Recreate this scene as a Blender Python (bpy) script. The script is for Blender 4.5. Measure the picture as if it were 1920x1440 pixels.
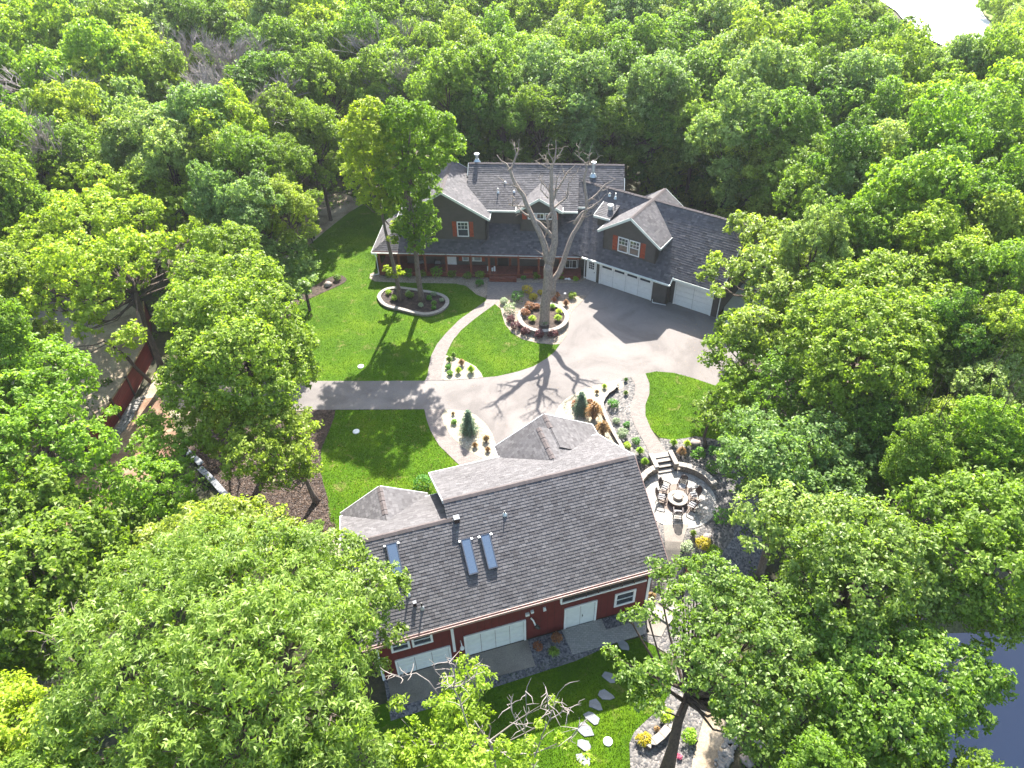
import bpy, bmesh, math, random
import numpy as np
from mathutils import Vector, Matrix

for _o in list(bpy.data.objects): bpy.data.objects.remove(_o)
S = bpy.context.scene
COL = S.collection
R_ = math.radians
random.seed(7)
RNG = np.random.default_rng(11)

# ------------------------------------------------------------------ camera (drone, 36 m up)
CH, CF, CP, CR = 36.0, 1375.0, R_(40.5), R_(-1.58)
cam_d = bpy.data.cameras.new("camera"); cam = bpy.data.objects.new("camera", cam_d); COL.objects.link(cam)
cp_, sp_ = math.cos(CP), math.sin(CP)
rt, up0, fw = Vector((1, 0, 0)), Vector((0, sp_, cp_)), Vector((0, cp_, -sp_))
rimg = rt*math.cos(CR) + up0*math.sin(CR)
uimg = -rt*math.sin(CR) + up0*math.cos(CR)
M = Matrix((rimg, uimg, -fw)).transposed().to_4x4(); M.translation = Vector((0, 0, CH))
cam.matrix_world = M
cam_d.sensor_width = 36.0; cam_d.lens = 36.0*CF/1920.0
cam_d.clip_start = 0.5; cam_d.clip_end = 3000
S.camera = cam
S.render.resolution_x, S.render.resolution_y = 1024, 768

# ------------------------------------------------------------------ sky + sun
SUN_EL, SUN_AZ = 43.0, 83.0       # azimuth ccw from +x
w = bpy.data.worlds.new("World"); S.world = w; w.use_nodes = True
nt = w.node_tree; nt.nodes.clear()
sky = nt.nodes.new("ShaderNodeTexSky"); sky.sky_type = 'NISHITA'; sky.sun_disc = False
sky.sun_elevation = R_(SUN_EL); sky.sun_rotation = R_(90.0 - SUN_AZ)
sky.air_density = 1.2; sky.dust_density = 2.0
bg = nt.nodes.new("ShaderNodeBackground"); bg.inputs['Strength'].default_value = 0.12
wo = nt.nodes.new("ShaderNodeOutputWorld")
nt.links.new(sky.outputs[0], bg.inputs[0]); nt.links.new(bg.outputs[0], wo.inputs[0])
sd = bpy.data.lights.new("sun", 'SUN'); sd.energy = 4.9; sd.angle = R_(0.55); sd.color = (1.0, 0.955, 0.89)
sun = bpy.data.objects.new("sun", sd); COL.objects.link(sun)
sv = Vector((math.cos(R_(SUN_AZ))*math.cos(R_(SUN_EL)), math.sin(R_(SUN_AZ))*math.cos(R_(SUN_EL)), math.sin(R_(SUN_EL))))
sun.rotation_euler = sv.to_track_quat('Z', 'Y').to_euler(); sun.location = (0, 60, 60)
S.view_settings.view_transform = 'Standard'; S.view_settings.look = 'None'
S.view_settings.exposure = 1.95; S.view_settings.gamma = 1.0; S.view_settings.use_curve_mapping = False
S.render.engine = 'CYCLES'

# ------------------------------------------------------------------ where a pixel of the survey grid meets a height
def ray(px, py):
    ax, ay = (px-960)/CF, (py-720)/CF
    c, s = math.cos(CR), math.sin(CR)
    x = c*ax + s*ay; y = -s*ax + c*ay
    return Vector((x, cp_-y*sp_, -sp_-y*cp_))
def at(px, py, z=0.0):
    d = ray(px, py); return Vector((0, 0, CH)) + d*((z-CH)/d.z)
def ss(t): t = max(0.0, min(1.0, t)); return t*t*(3-2*t)
BC, BS = math.cos(R_(15.5)), math.sin(R_(15.5))
def height(x, y):
    u = x*BC + y*BS; v = -x*BS + y*BC
    if u > 14.0:
        z = -0.5*ss((30.6-v)/0.8) - 1.7*ss((24.2-v)/3.2)
    else:
        z = -2.2*ss((28.5-v)/6.5) if u < -2 else -2.2*ss((24.5-v)/2.5)
        if -2 <= u < 14: z = -2.2 if v < 23 else 0.0 if v > 26 else -2.2*(26-v)/3
    z -= 3.2*ss((x-17.0)/6.0)*ss((27.0-y)/6.0)
    return z
def on(px, py, dz=0.0):
    z = 0.0
    for _ in range(8):
        p = at(px, py, z); z = 0.5*z + 0.5*height(p.x, p.y)
    p = at(px, py, z); p.z = height(p.x, p.y) + dz
    return p

# ------------------------------------------------------------------ materials
MATS = {}
KA = 0.74            # the picture is exposed for the woods: paving, roofs and soil are this much darker than first surveyed
def ka(c): return tuple(x*KA for x in c)
def newmat(name):
    m = bpy.data.materials.new(name); m.use_nodes = True
    t = m.node_tree; b = t.nodes['Principled BSDF']; MATS[name] = m
    return m, t, b
def ramp(t, fac, stops):
    r = t.nodes.new('ShaderNodeValToRGB')
    while len(r.color_ramp.elements) < len(stops): r.color_ramp.elements.new(0.5)
    for e, (p, c) in zip(r.color_ramp.elements, stops): e.position = p; e.color = (*c, 1)
    t.links.new(fac, r.inputs[0]); return r.outputs[0]
def pos(t, obj=False):
    if obj: return t.nodes.new('ShaderNodeTexCoord').outputs['Object']
    return t.nodes.new('ShaderNodeNewGeometry').outputs['Position']
def noise(t, vec, scale, detail=4, rough=0.6, out=0, dist=0):
    n = t.nodes.new('ShaderNodeTexNoise'); n.inputs['Scale'].default_value = scale
    n.inputs['Detail'].default_value = detail; n.inputs['Roughness'].default_value = rough
    n.inputs['Distortion'].default_value = dist
    t.links.new(vec, n.inputs['Vector']); return n.outputs[out]
def mixc(t, f, a, b, mode='MIX'):
    n = t.nodes.new('ShaderNodeMix'); n.data_type = 'RGBA'; n.blend_type = mode
    for v, s in ((f, 0), (a, 6), (b, 7)):
        if isinstance(v, (int, float)): n.inputs[s].default_value = v
        elif isinstance(v, tuple): n.inputs[s].default_value = (*v, 1)
        else: t.links.new(v, n.inputs[s])
    return n.outputs[2]
def bump(t, b, h, dist=0.02, strength=0.6):
    n = t.nodes.new('ShaderNodeBump'); n.inputs['Distance'].default_value = dist; n.inputs['Strength'].default_value = strength
    t.links.new(h, n.inputs['Height']); t.links.new(n.outputs[0], b.inputs['Normal'])
def flat(name, c, rough=0.6, metal=0.0, var=0.12, scale=3.0, obj=True, c2=None, b_=0.0):
    if max(c) < 0.58: c = ka(c); c2 = ka(c2) if c2 else None
    m, t, b = newmat(name); p = pos(t, obj)
    n = noise(t, p, scale, 5)
    d = c2 if c2 else tuple(x*(1-var*2) for x in c)
    col = ramp(t, n, [(0.32, d), (0.62, c)])
    t.links.new(col, b.inputs['Base Color']); b.inputs['Roughness'].default_value = rough; b.inputs['Metallic'].default_value = metal
    if b_: bump(t, b, noise(t, p, scale*8, 3), b_, 0.7)
    return m
def two(name, c1, c2, c3, s1, s2, rough=0.9, bd=0.02, bs=20.0, obj=False, mid=(0.35, 0.5, 0.65)):
    c1, c2, c3 = ka(c1), ka(c2), ka(c3)
    m, t, b = newmat(name); p = pos(t, obj)
    big = noise(t, p, s1, 5, 0.6, dist=1.2 if 'asphalt' in name else 0.3); fine = noise(t, p, s2, 4, 0.75)
    a = ramp(t, big, [(mid[0], c1), (mid[1], c2), (mid[2], c3)])
    g = ramp(t, fine, [(0.3, (0.6,)*3), (0.5, (1, 1, 1)), (0.72, (1.35,)*3)])
    t.links.new(mixc(t, 1.0, a, g, 'MULTIPLY'), b.inputs['Base Color']); b.inputs['Roughness'].default_value = rough
    bump(t, b, noise(t, p, bs, 3), bd)
    return m

def grass_mat():
    m, t, b = newmat('lawn grass'); p = pos(t)
    big = noise(t, p, 0.35, 4, 0.6); fine = noise(t, p, 9, 5, 0.8); dry = noise(t, p, 0.9, 5, 0.65, dist=0.6)
    a = ramp(t, big, [(0.3, (0.036, 0.088, 0.001)), (0.5, (0.057, 0.124, 0.001)), (0.7, (0.088, 0.154, 0.002))])
    g = ramp(t, fine, [(0.25, (0.4,)*3), (0.5, (1, 1, 1)), (0.78, (1.6,)*3)])
    a = mixc(t, 1.0, a, g, 'MULTIPLY')
    # worn straw patches, where the mower scalps
    dm = ramp(t, dry, [(0.585, (0, 0, 0)), (0.70, (0.8,)*3)])
    at_ = t.nodes.new('ShaderNodeAttribute'); at_.attribute_name = 'dry'; at_.attribute_type = 'OBJECT'
    f = t.nodes.new('ShaderNodeMath'); f.operation = 'MULTIPLY'
    t.links.new(dm, f.inputs[0]); f.inputs[1].default_value = 0.8
    a = mixc(t, f.outputs[0], a, (0.20, 0.18, 0.06))
    t.links.new(a, b.inputs['Base Color']); b.inputs['Roughness'].default_value = 0.9; b.inputs['Specular IOR Level'].default_value = 0.15
    bump(t, b, fine, 0.06, 0.9)
    return m
M_GRASS = grass_mat()
M_SHADEGRASS = two('rough grass', (0.06, 0.10, 0.02), (0.10, 0.15, 0.03), (0.20, 0.19, 0.07), 0.4, 8, bd=0.05)
M_FOREST = two('forest floor', (0.035, 0.045, 0.015), (0.075, 0.065, 0.035), (0.11, 0.12, 0.03), 0.5, 5, bd=0.08, bs=6)
M_ASPHALT = two('asphalt drive', (0.178, 0.158, 0.145), (0.232, 0.207, 0.190), (0.268, 0.240, 0.220), 0.22, 30, bd=0.004, bs=60)
M_CONC = two('broom finished concrete', (0.22, 0.195, 0.165), (0.28, 0.245, 0.21), (0.33, 0.295, 0.25), 0.5, 20, bd=0.004, bs=60)
M_SAND = two('sandy dirt', (0.25, 0.18, 0.12), (0.40, 0.32, 0.22), (0.50, 0.41, 0.30), 0.45, 9, bd=0.04, bs=8)
M_MULCH = two('bark mulch', (0.03, 0.018, 0.012), (0.062, 0.037, 0.025), (0.12, 0.08, 0.055), 3.5, 14, bd=0.06, bs=22)
M_MULCHD = two('dark mulch', (0.02, 0.012, 0.01), (0.045, 0.028, 0.022), (0.10, 0.07, 0.05), 4.0, 14, bd=0.06, bs=22)

def gravel(name, cols, scale=14.0):
    cols = [ka(c) for c in cols]
    m, t, b = newmat(name); p = pos(t)
    v = t.nodes.new('ShaderNodeTexVoronoi'); v.inputs['Scale'].default_value = scale; t.links.new(p, v.inputs['Vector'])
    sep = t.nodes.new('ShaderNodeSeparateColor'); t.links.new(v.outputs['Color'], sep.inputs[0])
    c = ramp(t, sep.outputs[0], [(i/(len(cols)-1), k) for i, k in enumerate(cols)])
    big = ramp(t, noise(t, p, 0.8, 3), [(0.3, (0.8,)*3), (0.7, (1.1,)*3)])
    t.links.new(mixc(t, 1.0, c, big, 'MULTIPLY'), b.inputs['Base Color']); b.inputs['Roughness'].default_value = 0.85
    n = t.nodes.new('ShaderNodeMath'); n.operation = 'SUBTRACT'; n.inputs[0].default_value = 1.0; t.links.new(v.outputs['Distance'], n.inputs[1])
    bump(t, b, n.outputs[0], 0.035, 0.9)
    return m
M_GRAVB = gravel('buff river gravel', [(0.20, 0.145, 0.10), (0.34, 0.27, 0.195), (0.42, 0.35, 0.27), (0.26, 0.20, 0.14), (0.48, 0.43, 0.35)])
M_GRAVW = gravel('cream crushed stone', [(0.26, 0.215, 0.145), (0.50, 0.445, 0.32), (0.40, 0.35, 0.24), (0.58, 0.535, 0.41)])
M_GRAVG = gravel('grey river gravel', [(0.045, 0.045, 0.05), (0.13, 0.12, 0.11), (0.28, 0.255, 0.23), (0.085, 0.085, 0.09), (0.36, 0.315, 0.28)], 9)
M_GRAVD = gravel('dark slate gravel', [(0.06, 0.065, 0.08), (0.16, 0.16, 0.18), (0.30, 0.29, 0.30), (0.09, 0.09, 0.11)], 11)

def pavermat(name, c1, c2, mortar, sc=7.0, w=0.5, h=0.25):
    c1, c2, mortar = ka(c1), ka(c2), ka(mortar)
    m, t, b = newmat(name); p = pos(t)
    br = t.nodes.new('ShaderNodeTexBrick'); t.links.new(p, br.inputs['Vector'])
    br.inputs['Scale'].default_value = sc*0.5; br.inputs['Color1'].default_value = (*c1, 1); br.inputs['Color2'].default_value = (*c2, 1)
    br.inputs['Mortar'].default_value = (*mortar, 1); br.inputs['Mortar Size'].default_value = 0.02; br.inputs['Brick Width'].default_value = w*1.6; br.inputs['Row Height'].default_value = h*1.6
    g = ramp(t, noise(t, p, 14, 4, 0.7), [(0.3, (0.75,)*3), (0.7, (1.2,)*3)])
    t.links.new(mixc(t, 1.0, br.outputs[0], g, 'MULTIPLY'), b.inputs['Base Color']); b.inputs['Roughness'].default_value = 0.85
    bump(t, b, br.outputs[1], -0.01, 0.5)
    return m
M_PAVE = pavermat('buff walkway pavers', (0.30, 0.255, 0.225), (0.22, 0.19, 0.172), (0.12, 0.105, 0.09))
M_PATIO = pavermat('pale patio pavers', (0.42, 0.40, 0.37), (0.34, 0.33, 0.31), (0.17, 0.165, 0.15))

def water_mat(name, col, rough, spec=0.5):
    m, t, b = newmat(name); p = pos(t)
    b.inputs['Base Color'].default_value = (*col, 1); b.inputs['Roughness'].default_value = rough
    b.inputs['IOR'].default_value = 1.33; b.inputs['Specular IOR Level'].default_value = spec
    bump(t, b, noise(t, p, 1.6, 4, 0.6), 0.02, 0.35)
    return m
M_POND = water_mat('dark pond water', (0.04, 0.065, 0.12), 0.08, 1.0)
M_LAKE = water_mat('sky glare lake water', (0.42, 0.45, 0.47), 0.45, 1.0)  # white sky glare is painted into the pale base colour

def shingle_mat(name, c1, c2, c3):
    c1, c2, c3 = ka(c1), ka(c2), ka(c3)
    m, t, b = newmat(name); p = pos(t, True)
    a = t.nodes.new('ShaderNodeAttribute'); a.attribute_name = 'tint'
    c = ramp(t, a.outputs['Fac'], [(0.0, c1), (0.45, c2), (1.0, c3)])
    g = ramp(t, noise(t, p, 40, 3, 0.8), [(0.3, (0.72,)*3), (0.7, (1.25,)*3)])
    st = ramp(t, noise(t, p, 0.5, 4, 0.6), [(0.3, (0.85,)*3), (0.7, (1.12,)*3)])
    c = mixc(t, 1.0, c, g, 'MULTIPLY'); c = mixc(t, 1.0, c, st, 'MULTIPLY')
    t.links.new(c, b.inputs['Base Color']); b.inputs['Roughness'].default_value = 0.82
    return m
M_SHB = shingle_mat('barn roof shingle', (0.086, 0.078, 0.080), (0.124, 0.116, 0.119), (0.176, 0.165, 0.166))
M_SHH = shingle_mat('house roof shingle', (0.074, 0.067, 0.070), (0.112, 0.104, 0.110), (0.172, 0.158, 0.158))
M_CAP = flat('ridge cap shingle', (0.13, 0.105, 0.10), 0.85)
M_DECKU = flat('roof underside', (0.10, 0.09, 0.085), 0.9)

def siding(name, c, vert=False, step=0.13, var=0.15):
    c = ka(c)
    m, t, b = newmat(name); p = pos(t, True)
    sp = t.nodes.new('ShaderNodeSeparateXYZ'); t.links.new(p, sp.inputs[0])
    mu = t.nodes.new('ShaderNodeMath'); mu.operation = 'MODULO'
    ad = t.nodes.new('ShaderNodeMath'); ad.operation = 'ADD'; ad.inputs[1].default_value = 50.0
    t.links.new(sp.outputs[0 if vert else 2], ad.inputs[0]); t.links.new(ad.outputs[0], mu.inputs[0]); mu.inputs[1].default_value = step
    dv = t.nodes.new('ShaderNodeMath'); dv.operation = 'DIVIDE'; dv.inputs[1].default_value = step; t.links.new(mu.outputs[0], dv.inputs[0])
    line = ramp(t, dv.outputs[0], [(0.0, (0.55,)*3), (0.12, (0.95,)*3), (1.0, (1.0,)*3)])
    n = ramp(t, noise(t, p, 2.0, 5), [(0.3, tuple(x*(1-var) for x in c)), (0.7, tuple(x*(1+var) for x in c))])
    t.links.new(mixc(t, 1.0, n, line, 'MULTIPLY'), b.inputs['Base Color']); b.inputs['Roughness'].default_value = 0.7
    bump(t, b, dv.outputs[0], 0.012, 0.6)
    return m
M_HSIDE = siding('taupe lap siding', (0.098, 0.088, 0.081))
M_BSIDE = siding('barn red siding', (0.15, 0.014, 0.011), True, 0.4)
M_BSIDED = siding('shade toned barn siding', (0.09, 0.05, 0.04), True, 0.4)  # darker siding colour; the step wall's shade is painted in
M_WHITE = flat('white painted trim', (0.72, 0.72, 0.71), 0.5, var=0.04)
M_CREAM = flat('off white door panel', (0.66, 0.68, 0.66), 0.45, var=0.05)
M_FASC = flat('pale sage fascia', (0.62, 0.66, 0.60), 0.5, var=0.06)
M_COPPER = flat('rosy brown gutter', (0.50, 0.33, 0.28), 0.5)
M_SHUT = flat('red cedar shutter', (0.46, 0.075, 0.025), 0.6, var=0.25, scale=6)
M_POST = flat('red stained cedar', (0.25, 0.065, 0.03), 0.6, var=0.2, scale=5)
M_PDECK = flat('reddish deck boards', (0.27, 0.085, 0.06), 0.6, var=0.2, scale=5)
M_FENCE = flat('barn red fence stain', (0.26, 0.02, 0.015), 0.6, var=0.3, scale=4)
M_DARK = flat('dark interior', (0.03, 0.025, 0.022), 0.8)
M_BLACK = flat('matt black metal', (0.02, 0.02, 0.02), 0.5)
M_BRN = flat('bronze brown metal', (0.045, 0.022, 0.02), 0.45)
M_GALV = flat('galvanised flashing', (0.55, 0.60, 0.62), 0.35, 0.6)
M_IVORY = flat('ivory plastic pipe', (0.78, 0.76, 0.70), 0.5)
M_STONE = flat('tan wall block', (0.42, 0.35, 0.28), 0.9, var=0.25, scale=8, b_=0.02)
M_CAPST = flat('pale cap stone', (0.40, 0.36, 0.31), 0.85, var=0.08, scale=6, b_=0.01)
M_CAPGR = flat('grey cap stone', (0.33, 0.34, 0.36), 0.85, var=0.1, scale=6, b_=0.01)
M_BLOCKD = flat('brown wall block', (0.17, 0.11, 0.09), 0.9, var=0.3, scale=8, b_=0.03)
M_ROCK = flat('pale field stone', (0.42, 0.395, 0.36), 0.85, var=0.2, scale=5, b_=0.03)
M_BOULD = flat('pinkish boulder', (0.46, 0.38, 0.33), 0.85, var=0.2, scale=3, b_=0.03)
M_FLAG = flat('grey flagstone', (0.30, 0.31, 0.325), 0.85, var=0.12, scale=3, b_=0.01)
M_CUSH = flat('light woven seat', (0.42, 0.41, 0.41), 0.8, var=0.08)
M_WOOD = flat('weathered lumber', (0.40, 0.27, 0.13), 0.8, var=0.3)
def glass():
    m, t, b = newmat('window glass'); b.inputs['Base Color'].default_value = (0.03, 0.04, 0.05, 1)
    b.inputs['Roughness'].default_value = 0.04; b.inputs['Specular IOR Level'].default_value = 1.0; return m
M_GLASS = glass()
def skyl():
    m, t, b = newmat('skylight glass'); b.inputs['Base Color'].default_value = (0.10, 0.14, 0.20, 1)
    b.inputs['Roughness'].default_value = 0.12; b.inputs['Specular IOR Level'].default_value = 1.0
    b.inputs['Coat Weight'].default_value = 0.6; return m
M_SKYL = skyl()
def bark(name, c1, c2):
    m, t, b = newmat(name); p = pos(t, True)
    mp = t.nodes.new('ShaderNodeMapping'); mp.inputs['Scale'].default_value = (6, 6, 1.6); t.links.new(p, mp.inputs[0])
    n = noise(t, mp.outputs[0], 2.5, 6, 0.7, dist=0.4)
    t.links.new(ramp(t, n, [(0.35, c1), (0.65, c2)]), b.inputs['Base Color']); b.inputs['Roughness'].default_value = 0.9
    bump(t, b, n, 0.05, 0.9); return m
M_BARK = bark('grey brown bark', (0.07, 0.05, 0.04), (0.20, 0.155, 0.125))
M_BARKG = bark('pale grey bark', (0.14, 0.11, 0.09), (0.36, 0.29, 0.23))
M_BARKD = bark('dark bark', (0.035, 0.025, 0.02), (0.11, 0.075, 0.055))
M_TWIG = flat('bare grey twig', (0.42, 0.36, 0.32), 0.9, var=0.2)

def leaf_mat(name, c1, c2, c3, trans=0.50, hue=0.018, gloss=0.35):
    m, t, b = newmat(name)
    a = t.nodes.new('ShaderNodeAttribute'); a.attribute_name = 'tint'
    c = ramp(t, a.outputs['Fac'], [(0.0, c1), (0.5, c2), (1.0, c3)])
    oi = t.nodes.new('ShaderNodeObjectInfo')
    mr = t.nodes.new('ShaderNodeMapRange'); t.links.new(oi.outputs['Random'], mr.inputs[0])
    mr.inputs['To Min'].default_value = 0.5-hue; mr.inputs['To Max'].default_value = 0.5+hue*1.2
    mv = t.nodes.new('ShaderNodeMapRange'); t.links.new(oi.outputs['Random'], mv.inputs[0]); mv.inputs['To Min'].default_value = 1.18; mv.inputs['To Max'].default_value = 0.84
    h = t.nodes.new('ShaderNodeHueSaturation'); t.links.new(mr.outputs[0], h.inputs['Hue']); t.links.new(mv.outputs[0], h.inputs['Value']); t.links.new(c, h.inputs['Color'])
    t.links.new(h.outputs[0], b.inputs['Base Color']); b.inputs['Roughness'].default_value = 0.5
    b.inputs['Specular IOR Level'].default_value = gloss
    tr = t.nodes.new('ShaderNodeBsdfTranslucent')
    tc = mixc(t, 1.0, h.outputs[0], (1.3, 1.38, 0.55), 'MULTIPLY'); t.links.new(tc, tr.inputs[0])
    mx = t.nodes.new('ShaderNodeMixShader'); mx.inputs[0].default_value = trans
    out = t.nodes['Material Output']
    t.links.new(b.outputs[0], mx.inputs[1]); t.links.new(tr.outputs[0], mx.inputs[2]); t.links.new(mx.outputs[0], out.inputs[0])
    return m
L_MID = leaf_mat('mid green leaf', (0.105, 0.165, 0.014), (0.20, 0.30, 0.028), (0.35, 0.46, 0.085))
L_YEL = leaf_mat('yellow green leaf', (0.14, 0.215, 0.012), (0.245, 0.365, 0.025), (0.40, 0.52, 0.08))
L_PALE = leaf_mat('pale grey green leaf', (0.12, 0.185, 0.035), (0.22, 0.32, 0.080), (0.39, 0.50, 0.19))
L_DARK = leaf_mat('deep green leaf', (0.07, 0.125, 0.012), (0.14, 0.235, 0.022), (0.26, 0.37, 0.06))
L_OAK = leaf_mat('oak leaf', (0.115, 0.175, 0.018), (0.225, 0.31, 0.038), (0.41, 0.50, 0.13), gloss=0.6)
L_SPR = leaf_mat('blue green needle', (0.06, 0.12, 0.08), (0.15, 0.24, 0.17), (0.36, 0.46, 0.36), 0.3)
L_GOLD = leaf_mat('golden leaf', (0.20, 0.17, 0.01), (0.50, 0.38, 0.015), (0.75, 0.60, 0.05), 0.3, 0.01)
L_LIME = leaf_mat('lime leaf', (0.14, 0.24, 0.01), (0.30, 0.46, 0.015), (0.50, 0.62, 0.06), 0.35, 0.02)
L_SAGE = leaf_mat('sage leaf', (0.16, 0.22, 0.12), (0.30, 0.38, 0.22), (0.46, 0.52, 0.36), 0.25, 0.02)
L_PURP = leaf_mat('purple leaf', (0.04, 0.012, 0.016), (0.11, 0.03, 0.035), (0.22, 0.08, 0.07), 0.2, 0.01)
L_RUST = leaf_mat('russet leaf', (0.12, 0.045, 0.015), (0.30, 0.12, 0.05), (0.46, 0.24, 0.11), 0.25, 0.01)
L_PINK = leaf_mat('pink leaf', (0.3, 0.05, 0.10), (0.55, 0.10, 0.20), (0.7, 0.3, 0.35), 0.25, 0.01)
L_BRONZE = leaf_mat('bronze blade', (0.11, 0.06, 0.02), (0.26, 0.15, 0.05), (0.42, 0.28, 0.12), 0.2, 0.01)
L_GRN = leaf_mat('garden green leaf', (0.04, 0.13, 0.012), (0.10, 0.26, 0.02), (0.20, 0.42, 0.05), 0.35, 0.02)

# ------------------------------------------------------------------ mesh helpers
class MB:
    """collects faces; build() links them as ONE mesh object"""
    def __init__(s): s.v = []; s.f = []; s.m = []; s.t = []
    def face(s, pts, mi=0, tint=0.5):
        i = len(s.v); s.v += [tuple(p) for p in pts]; s.f.append(tuple(range(i, i+len(pts)))); s.m.append(mi); s.t.append(tint)
    def box(s, a, b, mi=0, tint=0.5):
        x0, y0, z0 = a; x1, y1, z1 = b; i = len(s.v)
        s.v += [(x0,y0,z0),(x1,y0,z0),(x1,y1,z0),(x0,y1,z0),(x0,y0,z1),(x1,y0,z1),(x1,y1,z1),(x0,y1,z1)]
        for q in ((0,3,2,1),(4,5,6,7),(0,1,5,4),(1,2,6,5),(2,3,7,6),(3,0,4,7)):
            s.f.append(tuple(i+k for k in q)); s.m.append(mi); s.t.append(tint)
    def beam(s, a, b, w, h=None, up=(0,0,1), mi=0):
        """box from a to b with section w x h"""
        h = h or w; a = Vector(a); b = Vector(b); d = (b-a).normalized(); upv = Vector(up)
        if abs(d.dot(upv)) > 0.98: upv = Vector((1,0,0))
        x = d.cross(upv).normalized()*w/2; y = x.cross(d).normalized()*h/2; i = len(s.v)
        for p in (a, b): s.v += [tuple(p-x-y), tuple(p+x-y), tuple(p+x+y), tuple(p-x+y)]
        for q in ((0,1,2,3),(7,6,5,4),(0,4,5,1),(1,5,6,2),(2,6,7,3),(3,7,4,0)):
            s.f.append(tuple(i+k for k in q)); s.m.append(mi); s.t.append(0.5)
    def tube(s, pts, rad, n=7, mi=0, cap=True):
        pts = [Vector(p) for p in pts]; i0 = len(s.v); pr = None
        for k, p in enumerate(pts):
            d = (pts[min(k+1, len(pts)-1)] - pts[max(k-1, 0)]).normalized()
            if pr is None: pr = d.orthogonal().normalized()
            x = (pr - d*pr.dot(d)).normalized(); pr = x; y = d.cross(x); r = rad[k] if hasattr(rad, '__len__') else rad
            for j in range(n):
                a = 2*math.pi*j/n; s.v.append(tuple(p + (x*math.cos(a) + y*math.sin(a))*r))
        for k in range(len(pts)-1):
            for j in range(n):
                a = i0+k*n+j; b = i0+k*n+(j+1) % n
                s.f.append((a, b, b+n, a+n)); s.m.append(mi); s.t.append(0.5)
        if cap:
            s.f.append(tuple(range(i0+n-1, i0-1, -1))); s.m.append(mi); s.t.append(0.5)
            e = i0+(len(pts)-1)*n; s.f.append(tuple(range(e, e+n))); s.m.append(mi); s.t.append(0.5)
    def slab(s, poly, th, mi=0, ms=1):
        """polygon with thickness th downwards"""
        lo = [(p[0], p[1], p[2]-th) for p in poly]; s.face(poly, mi); s.face(lo[::-1], ms)
        for k in range(len(poly)):
            j = (k+1) % len(poly); s.face([poly[k], lo[k], lo[j], poly[j]], ms)
    def build(s, name, mats, parent=None, smooth=False, label=None, kind=None, off=None):
        me = bpy.data.meshes.new(name)
        vs = s.v if off is None else [(a-off[0], b-off[1], c-off[2]) for a, b, c in s.v]
        me.from_pydata(vs, [], s.f)
        mats = mats if isinstance(mats, (list, tuple)) else [mats]
        for m in mats: me.materials.append(m)
        if len(mats) > 1: me.polygons.foreach_set('material_index', s.m)
        if any(t != 0.5 for t in s.t):
            a = me.attributes.new('tint', 'FLOAT', 'FACE'); a.data.foreach_set('value', s.t)
        if smooth: me.polygons.foreach_set('use_smooth', [True]*len(me.polygons))
        me.update()
        o = bpy.data.objects.new(name, me); COL.objects.link(o)
        if parent: o.parent = parent
        if label: o['label'] = label
        if kind: o['kind'] = kind
        return o
def tag(o, label, cat, group=None):
    o['label'] = label; o['category'] = cat
    if group: o['group'] = group
    return o
def thing(name, label, cat, loc=(0,0,0), rz=0.0, group=None):
    o = bpy.data.objects.new(name, None); COL.objects.link(o); o.location = loc; o.rotation_euler = (0, 0, rz)
    o.empty_display_size = 0.2
    return tag(o, label, cat, group)
def link(name, me, parent=None, loc=(0,0,0), rot=(0,0,0), sc=(1,1,1)):
    o = bpy.data.objects.new(name, me); COL.objects.link(o); o.location = loc; o.rotation_euler = rot; o.scale = sc
    if parent: o.parent = parent
    return o

# ------------------------------------------------------------------ ground
def smooth_pts(pts, n=4, closed=True):
    out = []; N = len(pts)
    for i in range(N):
        p0, p1, p2, p3 = (Vector(pts[(i+k-1) % N]) for k in range(4))
        for j in range(n):
            t = j/n
            out.append(0.5*((2*p1) + (p2-p0)*t + (2*p0-5*p1+4*p2-p3)*t*t + (3*p1-p0-3*p2+p3)*t*t*t))
    return out
def patch(name, px, m, dz, smooth=False, parent=None, kind='structure', world=None):
    pts = world if world else [on(*p) for p in px]
    pts = [Vector((p[0], p[1], 0)) for p in pts]
    if smooth: pts = smooth_pts(pts)
    bm = bmesh.new(); f = bm.faces.new([bm.verts.new(p) for p in pts])
    if f.normal.z < 0: bmesh.ops.reverse_faces(bm, faces=[f])
    bmesh.ops.triangulate(bm, faces=bm.faces[:])
    xs = [p.x for p in pts]; ys = [p.y for p in pts]
    hs = [height(p.x, p.y) for p in pts]
    if max(hs)-min(hs) > 0.01:
        for ax, lo, hi in ((0, min(xs), max(xs)), (1, min(ys), max(ys))):
            k = math.ceil(lo*2)
            while k <= hi*2:
                co = (k/2, 0, 0) if ax == 0 else (0, k/2, 0); no = (1, 0, 0) if ax == 0 else (0, 1, 0)
                bmesh.ops.bisect_plane(bm, geom=bm.verts[:]+bm.edges[:]+bm.faces[:], plane_co=co, plane_no=no); k += 1
    for v in bm.verts: v.co.z = height(v.co.x, v.co.y) + dz
    bmesh.ops.recalc_face_normals(bm, faces=bm.faces[:])
    if sum(f.normal.z for f in bm.faces) < 0: bmesh.ops.reverse_faces(bm, faces=bm.faces[:])
    me = bpy.data.meshes.new(name); bm.to_mesh(me); bm.free(); me.materials.append(m)
    o = bpy.data.objects.new(name, me); COL.objects.link(o)
    if parent: o.parent = parent
    elif kind: o['kind'] = kind
    return o
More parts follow.
